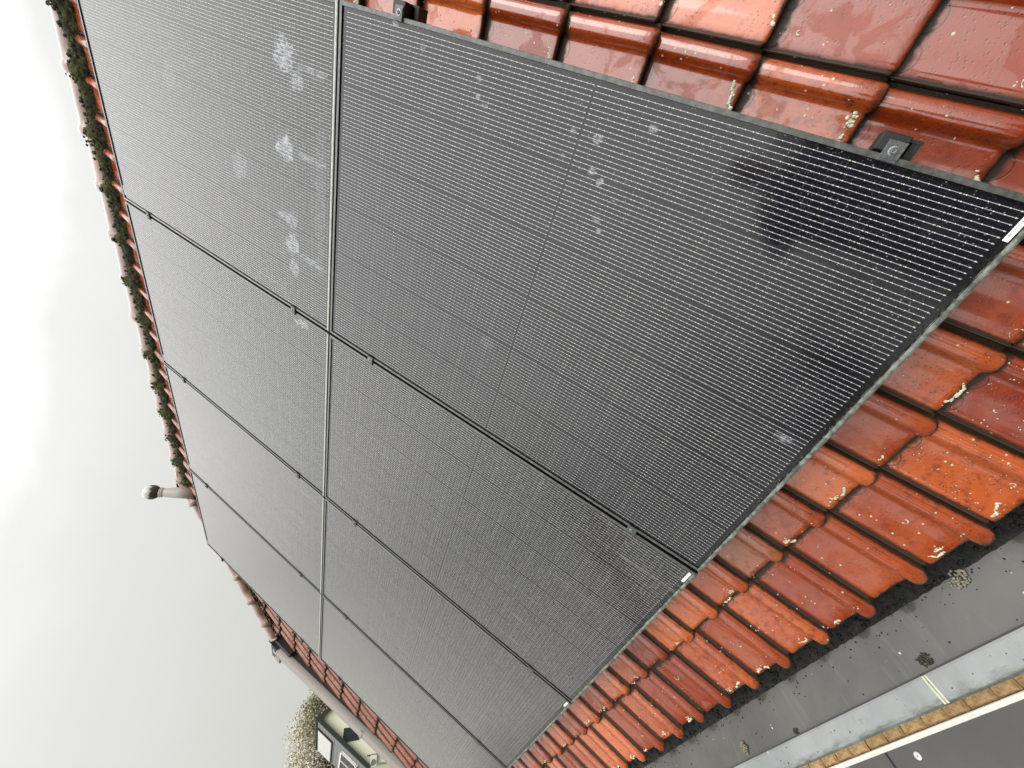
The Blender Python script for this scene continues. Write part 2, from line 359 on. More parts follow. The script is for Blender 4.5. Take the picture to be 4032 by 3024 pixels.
def zinc(name, lo, hi, rough, wet=0.0):
    m, t, b = mat(name); o = ocoord(t); n = noise(t, o, 3.5, 6, .6, .4); n2 = noise(t, o, 40, 5, .7)
    c = mixc(t, step(t, n, .3, .7), lo, hi)
    c = mixc(t, mth(t, 'MULTIPLY', step(t, n2, .60, .74), .35), c, (.10, .10, .09))
    v = voro(t, o, 60); s = N(t, 'ShaderNodeSeparateColor'); K(t, v.outputs['Color'], s.inputs[0])
    sp_ = mth(t, 'MULTIPLY', mth(t, 'LESS_THAN', s.outputs[0], .03), step(t, v.outputs['Distance'], .25, .1))
    c = mixc(t, sp_, c, (.5, .5, .47))
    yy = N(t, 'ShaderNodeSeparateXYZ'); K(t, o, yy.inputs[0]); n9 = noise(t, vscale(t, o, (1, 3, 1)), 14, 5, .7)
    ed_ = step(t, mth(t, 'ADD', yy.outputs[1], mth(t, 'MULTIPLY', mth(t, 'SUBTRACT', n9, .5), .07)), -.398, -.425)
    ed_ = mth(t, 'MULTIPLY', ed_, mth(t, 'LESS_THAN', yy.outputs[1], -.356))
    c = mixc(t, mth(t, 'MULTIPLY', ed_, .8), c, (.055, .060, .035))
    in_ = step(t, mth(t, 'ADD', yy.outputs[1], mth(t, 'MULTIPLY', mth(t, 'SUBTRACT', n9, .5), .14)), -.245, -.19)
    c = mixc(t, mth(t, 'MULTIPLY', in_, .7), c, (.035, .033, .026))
    run = step(t, noise(t, vscale(t, o, (30, 2, 1)), 1, 4, .7), .55, .75)
    c = mixc(t, mth(t, 'MULTIPLY', run, .3), c, (.16, .155, .13))
    K(t, c, b.inputs['Base Color']); setp(b, Metallic=.12, Coat_Weight=wet, Coat_Roughness=.06)
    K(t, mth(t, 'ADD', rough, mth(t, 'MULTIPLY', n2, .2)), b.inputs['Roughness']); bump(t, b, n2, .25, .0015)
    return m
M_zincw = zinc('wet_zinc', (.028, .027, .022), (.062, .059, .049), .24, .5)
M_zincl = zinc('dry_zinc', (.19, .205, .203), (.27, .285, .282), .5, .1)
M_strip = simple('verge_sheet_metal', (.26, .24, .21), .5, 0, .12, 8, .1)
M_dark = simple('dark_channel_and_rim_shade', (.035, .030, .028), .7, 0, .3, 20)
def sludge_material():
    m, t, b = mat('wet_black_moss'); o = ocoord(t); n = noise(t, o, 80, 5, .75)
    c = mixc(t, step(t, n, .45, .75), (.004, .004, .003), (.028, .026, .020)); K(t, c, b.inputs['Base Color'])
    setp(b, Roughness=.55, Specular_IOR_Level=.3); bump(t, b, n, 1.0, .006); return m
M_sludge = sludge_material()
M_mortar = simple('rendered_wall', (.55, .52, .45), .9, 0, .1, 3, .2)

# ================================================================== GROUND
gm = simple('grass_ground', (.06, .075, .035), .95, 0, .4, .6)
o = mesh_obj('ground', [(-400, -400, -6.6), (400, -400, -6.6), (400, 400, -6.6), (-400, 400, -6.6)], [(0, 1, 2, 3)], gm); tag(o, kind='structure')

# ================================================================== HOUSE WITH THE TILED ROOF
house = empty('house', L(-1, 0, 0) + Vector((0, 1.0, -6.5)))
tag(house, 'house whose wet red clay tile roof carries the black solar panels', 'house')
HM = Matrix.Translation(-house.location)
def hp(o):                                    # parent to the house keeping world placement
    o.parent = house; o.matrix_parent_inverse = HM; return o
U0, P, V0, GA = .134, .1855, -.425, .247
HIP_A, HIP_B = (-4.22, 4.02), (-5.62, 2.60)    # hip line in roof coordinates
def vmax_at(u):
    if u >= HIP_A[0]: return 4.02
    return HIP_A[1] + (u - HIP_A[0]) * (HIP_A[1] - HIP_B[1]) / (HIP_A[0] - HIP_B[0])
# tile profile across the width: (s, height)
prof = [(.0000, -.010), (.0004, .0050), (.0028, .0056), (.0040, .0035), (.0052, -.0030), (.0085, -.0036), (.0110, -.0004), (.022, .0002), (.045, -.0012), (.07, -.0020), (.095, -.0014), (.112, .0002), (.121, .0015),
        (.1265, .0070), (.1315, .0150), (.137, .0200), (.143, .0225), (.149, .0230), (.156, .0220), (.164, .0180), (.170, .0115), (.1740, .0020), (.1745, -.0115), (.1850, -.0135)]
S = np.array([p[0] for p in prof]); HS = np.array([p[1] for p in prof]); nS = len(S)
tt = np.array([0, .006, .018, .05, .12, .19, .24, .262, .285])
nose = np.where(S >= .124, -.011 * np.clip(1 - ((S - .149) / .027) ** 4, 0, 1), 0)
nose = np.where(S < .012, .006 * (1 - S / .012), nose)
allv = []; allf = []; alluv = []; allc = []; base = 0
jcols = range(-20, 31)
for j in jcols:
    for k in range(18):
        ul = U0 - P * (j + 1)
        uc = ul + P / 2
        vb = V0 + GA * k
        if vb > vmax_at(uc) - .02: continue
        r = [rnd.random() for _ in range(3)]; al = 1.0
        if k >= 15 and j < 27: r = [r[0] * .3, .5 + .5 * r[1], .88 + .1 * r[2]]; al = .45
        if j >= 27: r = [-.35 + r[0] * .2, .6 + .4 * r[1], .96]; al = .10
        du, dv, dw, ro_, tz = rnd.uniform(-.0012, .0012), rnd.uniform(-.006, .006), rnd.uniform(-.0015, .0015), rnd.uniform(-.012, .012), rnd.uniform(-.006, .006)
        G = np.zeros((len(tt) + 1, nS, 3)); UV = np.zeros((len(tt) + 1, nS, 2))
        for a, tv in enumerate(tt):
            fade = max(0, 1 - tv / .05)
            tloc = tv + nose * fade * (2.0 if k == 0 else 1.0)
            rollscale = 1 - .10 * tv / .285
            hh = np.where(HS > .002, HS * rollscale, HS)
            edge = -.0035 * max(0, 1 - tv / .012) ** 2
            # rounded spoon end of the roll
            rounddown = np.where(S >= .121, -np.clip(HS, 0, 1) * .35 * max(0, 1 - tv / .020) ** 2, 0)
            G[a + 1, :, 0] = S; G[a + 1, :, 1] = tloc; G[a + 1, :, 2] = .010 - tloc * (.0225 / GA) + hh + edge + rounddown
            UV[a + 1, :, 0] = S / P; UV[a + 1, :, 1] = tv / GA
        G[0] = G[1]; G[0, :, 2] -= .019; G[0, :, 1] += .002; UV[0] = UV[1]; UV[0, :, 1] = -.08
        Vx = G.reshape(-1, 3).copy()
        Vx[:, 0] += du; Vx[:, 0] += (Vx[:, 1] - .12) * ro_; Vx[:, 1] += -(Vx[:, 0] - P / 2) * ro_
        Vx[:, 2] += dw + (Vx[:, 0] - P / 2) * tz
        uu = ul + Vx[:, 0]; vv = vb + dv + Vx[:, 1]
        if uc < HIP_A[0] + .2 or k >= 16:
            vm = np.array([vmax_at(x) for x in uu]); vv = np.minimum(vv, vm)
        P3 = np.stack([uu, vv * CT - (Vx[:, 2] - .142) * ST, vv * ST + (Vx[:, 2] - .142) * CT], 1)
        allv.append(P3); nr = len(tt) + 1
        idx = np.arange(nr * nS).reshape(nr, nS)
        q = np.stack([idx[:-1, :-1], idx[:-1, 1:], idx[1:, 1:], idx[1:, :-1]], -1).reshape(-1, 4) + base
        allf.append(q); alluv.append(UV.reshape(-1, 2)[q - base].reshape(-1, 2)); allc.append(np.repeat([r + [al]], nr * nS, 0)); base += nr * nS
V_ = np.concatenate(allv); F_ = np.concatenate(allf); UV_ = np.concatenate(alluv); C_ = np.concatenate(allc)
me = bpy.data.meshes.new('roof_tiles'); me.vertices.add(len(V_)); me.vertices.foreach_set('co', V_.ravel().astype('f4'))
me.loops.add(F_.size); me.loops.foreach_set('vertex_index', F_.ravel().astype('i4'))
me.polygons.add(len(F_)); me.polygons.foreach_set('loop_start', np.arange(0, F_.size, 4, dtype='i4')); me.polygons.foreach_set('loop_total', np.full(len(F_), 4, dtype='i4'))
me.polygons.foreach_set('use_smooth', np.ones(len(F_), dtype=bool))
uvl = me.uv_layers.new(name='UVMap'); uvl.data.foreach_set('uv', UV_.ravel().astype('f4'))
ca = me.color_attributes.new('tint', 'FLOAT_COLOR', 'POINT'); ca.data.foreach_set('color', C_.ravel().astype('f4'))
me.update(); me.validate(); me.materials.append(M_tile)
o = bpy.data.objects.new('roof_tiles', me); link(o); hp(o)

# back slope, hip end and deck below the tiles (not seen from the photograph's side)
rw = L(0, 4.02, -.17); ey = L(0, -.40, -.17); yb_ = 2 * rw.y - ey.y
deckm = simple('roof_underlay', (.02, .017, .015), .9)
backm = simple('back_slope_clay', (.34, .08, .035), .35, 0, .4, 12, .3, coat=.5)
mb = MB()
hipb = L(-5.58, 2.60, -.175); hipt = L(-4.22, 4.02, -.175); el_ = L(-5.58, -.38, -.175); er = L(3.85, -.38, -.175); rt = L(3.85, 4.02, -.175)
mb.add([el_, er, rt, hipt, hipb], [(0, 1, 2, 3, 4)], 0)
mir = lambda p: Vector((p.x, 2 * rw.y - p.y, p.z))
mb.add([mir(p) + Vector((0, 0, .03)) for p in (el_, er, rt, hipt, hipb)], [(4, 3, 2, 1, 0)], 1)
mb.add([hipt + Vector((0, 0, .02)), hipb + Vector((0, 0, .02)), mir(hipb) + Vector((0, 0, .02))], [(0, 2, 1)], 1)
o = mb.build('roof_deck', [deckm, backm]); hp(o)
# walls: main box + half-hipped gable
mb = MB(); wy0, wy1 = .02, 2 * rw.y - .02; zt = -.55
mb.add([(-5.45, wy0, -6.5), (3.8, wy0, -6.5), (3.8, wy1, -6.5), (-5.45, wy1, -6.5), (-5.45, wy0, zt), (3.8, wy0, zt), (3.8, wy1, zt), (-5.45, wy1, zt)],
       [(0, 1, 5, 4), (1, 2, 6, 5), (2, 3, 7, 6), (3, 0, 4, 7)])
g1, g2 = L(0, 2.45, -.2), L(0, 3.95, -.2)
mb.add([(-5.451, wy0, zt), (-5.451, wy1, zt), (-5.451, 2 * rw.y - g1.y, g1.z), (-5.451, g1.y, g1.z)], [(0, 1, 2, 3)])
mb.add([(3.801, wy0, zt), (3.801, wy1, zt), (3.801, rw.y, g2.z)], [(0, 1, 2)])
o = mb.build('wall', M_mortar); hp(o)

# ridge tiles: tapering half rounds with a swollen collar
def cap_run(A, B, nrm_up, r0, pitch, name, collar=.018):
    A, B = Vector(A), Vector(B); d = (B - A); Ln = d.length; d.normalize(); side = d.cross(nrm_up).normalized(); up = side.cross(d).normalized()
    mb = MB(); n = int(Ln / pitch) + 1; na = 18
    for i in range(n):
        x0 = i * pitch; jr = rnd.uniform(-.004, .004); ju = rnd.uniform(-.004, .004)
        rings = []
        for (dx, rr) in ((0, r0 - .010), (.02, r0 - .004), (pitch * .5, r0 + .001), (pitch - .055, r0 + .004), (pitch - .050, r0 + .010), (pitch - .030, r0 + collar), (pitch - .008, r0 + collar), (pitch + .004, r0 + collar - .008), (pitch + .006, r0 - .004)):
            x = min(x0 + dx, Ln + .02)
            c = A + d * x + up * ju + side * jr
            rings.append([c + side * (rr * math.cos(a)) + up * (rr * math.sin(a)) for a in [math.radians(-12 + 204 * q / (na - 1)) for q in range(na)]])
        mb.grid(rings)
    return mb.build(name, M_ridge, smooth=True)
rc = L(0, 4.02, -.165)
o = cap_run((3.85, rc.y, rc.z), (-4.20, rc.y, rc.z), Vector((0, 0, 1)), .079, .320, 'ridge_cap'); hp(o)
hA, hB = L(-4.12, 4.03, -.135), L(-5.60, 2.60, -.115)
o = cap_run(hA, hB, (L(0, 0, 1) + Vector((-.5, 0, .4))).normalized(), .060, .315, 'hip_cap', .016); hp(o)

# finial
fin = MB()
F0 = L(-4.215, 3.94, -.045)
fin.lathe([(.060, -.14), (.056, .0), (.050, .08), (.044, .118), (.042, .132), (.048, .137), (.048, .144), (.043, .147), (.050, .152), (.050, .159), (.044, .164)], 32)
M_fin = simple('finial_clay', (.46, .45, .41), .45, 0, .12, 12, .1, coat=.3)
def ball_material():
    m, t, b = mat('finial_ball_glaze'); o = ocoord(t); s = N(t, 'ShaderNodeSeparateXYZ'); K(t, o, s.inputs[0])
    ang = noise(t, vscale(t, o, (1, 1, .15)), 22, 3, .7)
    f = step(t, mth(t, 'ADD', s.outputs[2], mth(t, 'MULTIPLY', ang, .14)), .296, .302)
    c = mixc(t, f, (.075, .055, .045), (.46, .46, .43)); K(t, c, b.inputs['Base Color']); setp(b, Roughness=.35, Coat_Weight=.3); return m
o = fin.build('finial', M_fin, smooth=True, loc=F0); hp(o); o.rotation_euler = (0, 0, 0)
bl = MB(); bl.lathe([(max(.001, .074 * math.sin(a)), .232 - .074 * 1.05 * math.cos(a)) for a in [math.pi * i / 20 for i in range(21)]] + [(.012, .314), (.006, .322)], 32)
b_ = bl.build('ball', ball_material(), parent=o, smooth=True)

# verge sheet metal and the dark channel beside the last tile column
vg = MB()
def wv(v): return -.045 - (2.55 - v) * .035
Pn = []
for i in range(30):
    v = 2.53 - i * (2.53 + .55) / 29
    w0 = wv(v)
    Pn.append([L(-5.665, v, w0 - .05), L(-5.665, v, w0), L(-5.69, v, w0 + .010), L(-5.76, v, w0 + .014), L(-5.83, v, w0 + .008), L(-5.855, v, w0 - .006), L(-5.86, v, w0 - .14)])
vg.grid(Pn)
for v in (1.20, -.1):
    w0 = wv(v); vg.add([L(u, vv, w0 + dw) for vv in (v, v - .035) for (u, dw) in ((-5.660, .003), (-5.69, .014), (-5.76, .0185), (-5.83, .0125), (-5.862, -.004), (-5.865, -.13))], [(i, i + 1, i + 7, i + 6) for i in range(5)])
o = vg.build('verge_trim', M_strip, smooth=True); hp(o)
vc = MB(); vc.grid([[L(-5.60, v, -.165), L(-5.60, v, -.19), L(-5.668, v, -.19), L(-5.668, v, wv(v) - .004)] for v in (2.62, 1.5, .5, -.5)])
o = vc.build('verge_channel', M_dark); hp(o)
# turned-down box end of the half-hip gutter at the top of the verge
bx = MB()
bx.box((-5.90, 2.475, -.16), (-5.64, 2.56, -.035), 0, .006); bx.box((-5.91, 2.42, -.12), (-5.82, 2.50, -.028), 1, .008)
bx.box((-5.66, 2.30, -.15), (-5.60, 2.56, -.075), 0, .01)
o = bx.build('gutter_end_box', [M_black, M_strip], rot=ROOF); hp(o)

# eave gutter: sludge strip, wet sole, dark strip for the rim's shade, flat rim with a soldered seam
XR, XL = 3.9, -6.2
sl2 = MB(); nx = 900
rows = []
for (y, z, a) in ((-.085, -.455, .003), (-.105, -.462, .006), (-.125, -.468, .008), (-.145, -.475, .008), (-.165, -.482, .008), (-.185, -.489, .007), (-.200, -.494, .005), (-.212, -.4985, .003)):
    rows.append([(XR + (XL - XR) * i / nx, y + rnd.uniform(-.5, .5) * a, z + rnd.uniform(-.2, .8) * a) for i in range(nx + 1)])
sl2.grid(rows)
o = sl2.build('eave_sludge', M_sludge, smooth=True); hp(o)
o['kind'] = 'stuff'
gt = MB()
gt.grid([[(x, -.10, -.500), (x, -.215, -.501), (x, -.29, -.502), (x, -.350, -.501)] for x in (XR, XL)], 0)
gt.box((XL, -.3545, -.502), (XR, -.3495, -.4885), 2)  # contact shadow at the rim's inner edge, put in as a dark strip
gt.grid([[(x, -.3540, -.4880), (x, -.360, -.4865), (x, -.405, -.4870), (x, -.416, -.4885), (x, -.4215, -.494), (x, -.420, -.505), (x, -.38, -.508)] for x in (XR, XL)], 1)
for xs in (-1.062, -4.1, 2.0):
    for dx in (-.0045, .0045):
        gt.tube([(xs + dx, -.356, -.4858), (xs + dx * 1.2, -.385, -.4858), (xs + dx, -.419, -.4875)], .0032, 8, 3)
M_solder = simple('solder_bead', (.50, .50, .36), .5, 0, .3, 90, .4)
gt.box((XL, -.30, -.70), (XR, -.10, -.60), 4)
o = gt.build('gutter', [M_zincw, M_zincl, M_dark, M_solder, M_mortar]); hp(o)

# moss lumps along ridge and hip (and at the eave)
def ico(sub=1):
    import bmesh
    bm = bmesh.new(); bmesh.ops.create_icosphere(bm, subdivisions=sub, radius=1.0)
    v = np.array([x.co[:] for x in bm.verts]); f = np.array([[q.index for q in x.verts] for x in bm.faces]); bm.free(); return v, f
IV, IF = ico(2)
def lumps(name, pts, material, smooth=True):
    vs = []; fs = []; b0 = 0
    for (c, r, fl, nrm) in pts:
        q = IV * (1 + rng.uniform(-.22, .22, (len(IV), 1))) * r
        nrm = np.array(nrm); comp = q @ nrm; q = q - np.outer(comp, nrm) * (1 - fl)
        vs.append(q + np.array(c)); fs.append(IF + b0); b0 += len(IV)
    V = np.concatenate(vs); Fx = np.concatenate(fs)
    me = bpy.data.meshes.new(name); me.vertices.add(len(V)); me.vertices.foreach_set('co', V.ravel().astype('f4'))
    me.loops.add(Fx.size); me.loops.foreach_set('vertex_index', Fx.ravel().astype('i4'))
    me.polygons.add(len(Fx)); me.polygons.foreach_set('loop_start', np.arange(0, Fx.size, 3, dtype='i4')); me.polygons.foreach_set('loop_total', np.full(len(Fx), 3, dtype='i4'))
    me.polygons.foreach_set('use_smooth', np.full(len(Fx), smooth)); me.update(); me.validate(); me.materials.append(material)
    return link(bpy.data.objects.new(name, me))
nr_ = tuple(L(0, 0, 1))
pts = []
cy = Vector((0, rc.y, rc.z))
def h1(x, y, sd=0.0):                         # cheap value noise
    xi, yi = math.floor(x), math.floor(y); fx, fy = x - xi, y - yi; fx = fx * fx * (3 - 2 * fx); fy = fy * fy * (3 - 2 * fy)
    def hh(a, b): v = math.sin(a * 127.1 + b * 311.7 + sd * 74.7) * 43758.5453; return v - math.floor(v)
    return (hh(xi, yi) * (1 - fx) + hh(xi + 1, yi) * fx) * (1 - fy) + (hh(xi, yi + 1) * (1 - fx) + hh(xi + 1, yi + 1) * fx) * fy
def capr(u):
    q = ((3.85 - u) / .320) % 1
    return .079 + (.017 if q > .84 else 0)
bed_v = []; bed_f = []; nu = 1150; na_ = 17
for i in range(nu + 1):
    u = 2.9 - (2.9 + 4.13) * i / nu
    q = ((3.85 - u) / .320) % 1
    top = -8 + 16 * h1(u * 5, 1.3) + 12 * h1(u * 19, 4.1) + (26 * h1(u * 3.1, 9) if q > .80 else 0)
    for a_ in range(na_):
        an = math.radians(-75 + (top + 75) * a_ / (na_ - 1)); edge_ = min(1, (na_ - 1 - a_) / 2.5)
        th_ = (.003 + .010 * h1(u * 40, an * 9) + .008 * h1(u * 95, an * 22, 2)) * edge_ - .002 * (1 - edge_)
        low_ = max(0, -an) * .022
        R_ = capr(u) + th_ + low_
        bed_v.append((u, cy.y - math.cos(an) * R_, cy.z + math.sin(an) * R_))
for i in range(nu):
    for a_ in range(na_ - 1):
        k0 = i * na_ + a_; bed_f.append((k0, k0 + na_, k0 + na_ + 1, k0 + 1))
for i in range(1500):
    u = 2.8 - 6.95 * rnd.random(); q = ((3.85 - u) / .320) % 1
    top = -8 + 16 * h1(u * 5, 1.3) + 12 * h1(u * 19, 4.1) + (26 * h1(u * 3.1, 9) if q > .80 else 0)
    an = math.radians(rnd.uniform(-35, top + 3)); R_ = capr(u) + rnd.uniform(.004, .012) + max(0, -an) * .022
    pts.append(((u, cy.y - math.cos(an) * R_, cy.z + math.sin(an) * R_), rnd.uniform(.004, .011), .6, (0, -math.cos(an), math.sin(an))))
for (u, n_) in ((-.30, 26), (-.62, 22), (-.96, 12), (-1.9, 16), (-2.55, 18), (-2.9, 20), (-3.2, 22), (-3.5, 24), (-3.85, 30), (-4.15, 60)):
    for _ in range(n_):
        an = math.radians(rnd.uniform(0, 50)); R_ = .080 + rnd.uniform(0, .008)
        pts.append(((u + rnd.uniform(-.045, .045), cy.y - math.cos(an) * R_, cy.z + math.sin(an) * R_), rnd.uniform(.004, .009), .6, (0, -math.cos(an), math.sin(an))))
dh = hB - hA
for i in range(1100):                         # along the hip, only on the slope side
    q = rnd.random() ** 1.3
    if .25 < q < .40 and rnd.random() < .8: continue
    p = hA + dh * q + L(.045, -.035, -.012) + L(rnd.uniform(-.02, .03), rnd.uniform(-.03, .02), rnd.uniform(-.03, .02))
    pts.append((tuple(p), rnd.uniform(.005, .013), .7, nr_))
o = lumps('moss', pts, M_moss)
bm_ = mesh_obj('moss_bed', bed_v, bed_f, M_moss, parent=o, smooth=True)
tag(o, 'dark green cushions of moss along the roof ridge', 'moss', kind='stuff')

pts = []
for i in range(2600):
    x = 1.2 - 6.9 * rnd.random(); yy = rnd.uniform(-.207, -.125); pts.append(((x, yy, -.455 + (yy + .085) * .33 + rnd.uniform(-.001, .004)), rnd.uniform(.0025, .0075), .6, (0, 0, 1)))
IV, IF = ico(1)
o = lumps('eave_moss', pts, M_sludge); tag(o, 'wet black moss lining the gutter under the lowest tiles', 'moss', kind='stuff')
# lichen crusts on the visible tiles
def lichen_mat():
    m, t, b = mat('pale_lichen'); o = ocoord(t); n = noise(t, o, 140, 4, .7)
    K(t, mixc(t, step(t, n, .35, .7), (.42, .40, .26), (.82, .80, .66)), b.inputs['Base Color']); setp(b, Roughness=.95, Specular_IOR_Level=.1); bump(t, b, n, .8, .002); return m
pts = []
for j in jcols:
    for k in range(18):
        ul = U0 - P * (j + 1); vb = V0 + GA * k
        if not ((ul > -.1 and ul < 1.6) or k <= 1): continue
        if ul > .9 and rnd.random() < .5: continue
        def surf(s, tv, extra=0): return L(ul + s, vb + tv, -.142 + .010 - tv * .0225 / GA + float(np.interp(s, S, HS)) + extra)
        # crusty line creeping along the lower edge
        if rnd.random() < .8:
            s0 = rnd.uniform(.012, .07); ln = rnd.uniform(.015, .055); s1 = s0
            tv = rnd.uniform(.004, .014)
            while s1 < min(.122, s0 + ln):
                tv = min(.05, max(.003, tv + rnd.uniform(-.003, .0035)))
                pts.append((tuple(surf(s1, tv)), rnd.uniform(.0014, .0046) * (1.2 if ul > -.1 else 1.05), .26, nr_)); s1 += rnd.uniform(.0012, .0030)
            if rnd.random() < .75:
                s2 = rnd.uniform(.015, .115)
                for _ in range(rnd.randint(8, 26)): pts.append((tuple(surf(min(.175, max(.006, s2 + rnd.gauss(0, .007))), max(.001, .012 + abs(rnd.gauss(0, .007))))), rnd.uniform(.0014, .0042) * (1.2 if ul > -.1 else .9), .26, nr_))
        # arcs and rings
        for _ in range(rnd.choice([0, 0, 1, 1, 2])):
            cx, cy_, rr = rnd.uniform(.02, .115), rnd.uniform(.012, .20), rnd.uniform(.004, .011); a0 = rnd.uniform(0, 6.28); aa = rnd.uniform(1.6, 4.5); q = 0
            while q < aa:
                pts.append((tuple(surf(min(.121, max(.012, cx + rr * math.cos(a0 + q))), max(.002, cy_ + rr * math.sin(a0 + q)))), rnd.uniform(.0009, .0020), .5, nr_)); q += .002 / rr
        for _ in range(rnd.randint(3, 16) + (60 if (k <= 1 and -.8 < ul < -.3 and rnd.random() < .5) else 0)):
            pts.append((tuple(surf(rnd.uniform(.008, .166), rnd.uniform(.003, .235))), rnd.uniform(.0006, .0020), .35, nr_))
IV, IF = ico(1)
o = lumps('lichen', pts, lichen_mat()); tag(o, 'pale lichen crusts growing on the red roof tiles', 'lichen', kind='stuff')

# ================================================================== RAILS, PANELS, CLAMPS
RV = [.235, 1.465, 1.967, 3.195]
names = ['lowest', 'second lowest', 'second highest', 'highest']
for i, v in enumerate(RV):
    mb = MB(); u0_, u1_ = -4.655, .034
    # C-shaped rail: hollow end
    mb.box((u0_, v - .0205, -.066), (u1_, v + .0205, -.062)); mb.box((u0_, v - .0205, -.062), (u1_, v - .0165, -.034)); mb.box((u0_, v + .0165, -.062), (u1_, v + .0205, -.034))
    mb.box((u0_, v - .0205, -.034), (u1_, v - .006, -.0305)); mb.box((u0_, v + .006, -.034), (u1_, v + .0205, -.0305))
    mb.box((u1_ - .004, v - .0215, -.0675), (u1_ + .0015, v + .0215, -.0295), 0)
    for uu in np.arange(-4.4, 0, .74):
        mb.box((uu - .02, v - .03, -.12), (uu + .02, v - .022, -.045)); mb.box((uu - .02, v - .03, -.128), (uu + .02, v + .12, -.120))
    r_ = empty('mounting_rail', (0, 0, 0), ROOF); mb.build('rail_profile', M_black, parent=r_)
    tag(r_, f'black mounting rail under the solar panels, {names[i]} of the four', 'rail', 'mounting rails under the panels')

gl_plain = [glass_material('solar_glass_%s' % 'abcdef'[i], [], i + 2.0) for i in range(3)]
def rel(lst, v0): return [(u + W, v - v0, rx, ry, s_) for (u, v, rx, ry, s_) in lst]
spots_low = rel([(-.081, 1.189, .008, .011, .35), (-.118, 1.179, .008, .012, .5), (-.132, 1.156, .009, .012, .4), (-.121, .88, .009, .012, .45), (-.122, .812, .011, .014, .7), (-.18, .889, .006, .008, .35),
    (-.19, .796, .012, .013, .8), (-.206, .77, .010, .012, .6), (-.233, .716, .008, .009, .55), (-.287, .74, .010, .012, .6), (-.315, .725, .009, .010, .5), (-.068, .693, .010, .012, .4),
    (-.05, 1.391, .010, .010, .3), (-.013, 1.5, .010, .012, .6), (-.597, .073, .016, .022, .55), (-.78, .95, .02, .03, .12)], 0)
spots_up = rel([(-.185, 1.985, .050, .055, .65), (-.24, 1.93, .030, .040, .45), (-.47, 1.995, .048, .050, .75), (-.735, 1.975, .040, .036, .5), (-.83, 1.97, .050, .040, .65), (-.93, 1.965, .045, .035, .5),
    (-.62, 2.30, .06, .05, .3), (-.20, 1.85, .012, .09, .4), (-.47, 1.85, .014, .10, .4), (-.86, 1.84, .020, .09, .4), (-.62, 1.80, .30, .03, .14), (-.73, 2.02, .018, .05, .5), (-.40, 2.75, .05, .05, .12)], H + GY)
spots_up2 = [(.86, .17, .05, .045, .55), (.55, .10, .03, .05, .2)]
gl = {(0, 0): glass_material('solar_glass_spotted', spots_low, 0.3), (0, 1): glass_material('solar_glass_smeared', spots_up, 7.7), (1, 1): glass_material('solar_glass_smudge', [(W - .045, .188, .022, .045, .6)], 5.2)}
PL = {(0, 0): 'largest black solar panel, lower row, dotted with dried white splashes', (1, 0): 'second solar panel of the lower row, white sticker at its lower corner',
      (2, 0): 'grey-looking solar panel in the lower row, third column of four', (3, 0): 'farthest solar panel of the lower row, cut off by the photo edge',
      (0, 1): 'nearest upper row solar panel, with large pale smears near its lower edge', (1, 1): 'second solar panel of the upper row, one small smear at its lower corner',
      (2, 1): 'solar panel of the upper row, third column, below the grey ridge finial', (3, 1): 'solar panel of the upper row, farthest column beside the hip and verge'}
def frame_mesh(crusty):
    mb = MB(); f, d, lip = .011, .030, .0048
    def strip(a, b, c_, d_):                  # outer a->b, inner c_->d_ on top, with outside wall and inner lip
        pass
    X0, X1, Y0, Y1 = 0, W, 0, H
    O = [(X0, Y0), (X1, Y0), (X1, Y1), (X0, Y1)]; I = [(X0 + f, Y0 + f), (X1 - f, Y0 + f), (X1 - f, Y1 - f), (X0 + f, Y1 - f)]
    r = .0012
    Oi = [(X0 + r, Y0 + r), (X1 - r, Y0 + r), (X1 - r, Y1 - r), (X0 + r, Y1 - r)]
    vs = [(x, y, -d) for x, y in O] + [(x, y, -r) for x, y in O] + [(x, y, 0) for x, y in Oi] + [(x, y, 0) for x, y in I] + [(x, y, -lip) for x, y in I] + [(x, y, -d) for x, y in I]
    fs = []; ms = []
    for q in range(5):
        for i in range(4):
            j = (i + 1) % 4; fs.append((q * 4 + i, q * 4 + j, (q + 1) * 4 + j, (q + 1) * 4 + i)); 
            mb.m.append(1 if (crusty and i == 0 and q in (1, 2)) else (0 if q in (1, 2) else 2))
    mb.v = vs; mb.f = fs
    return mb
proto = {}
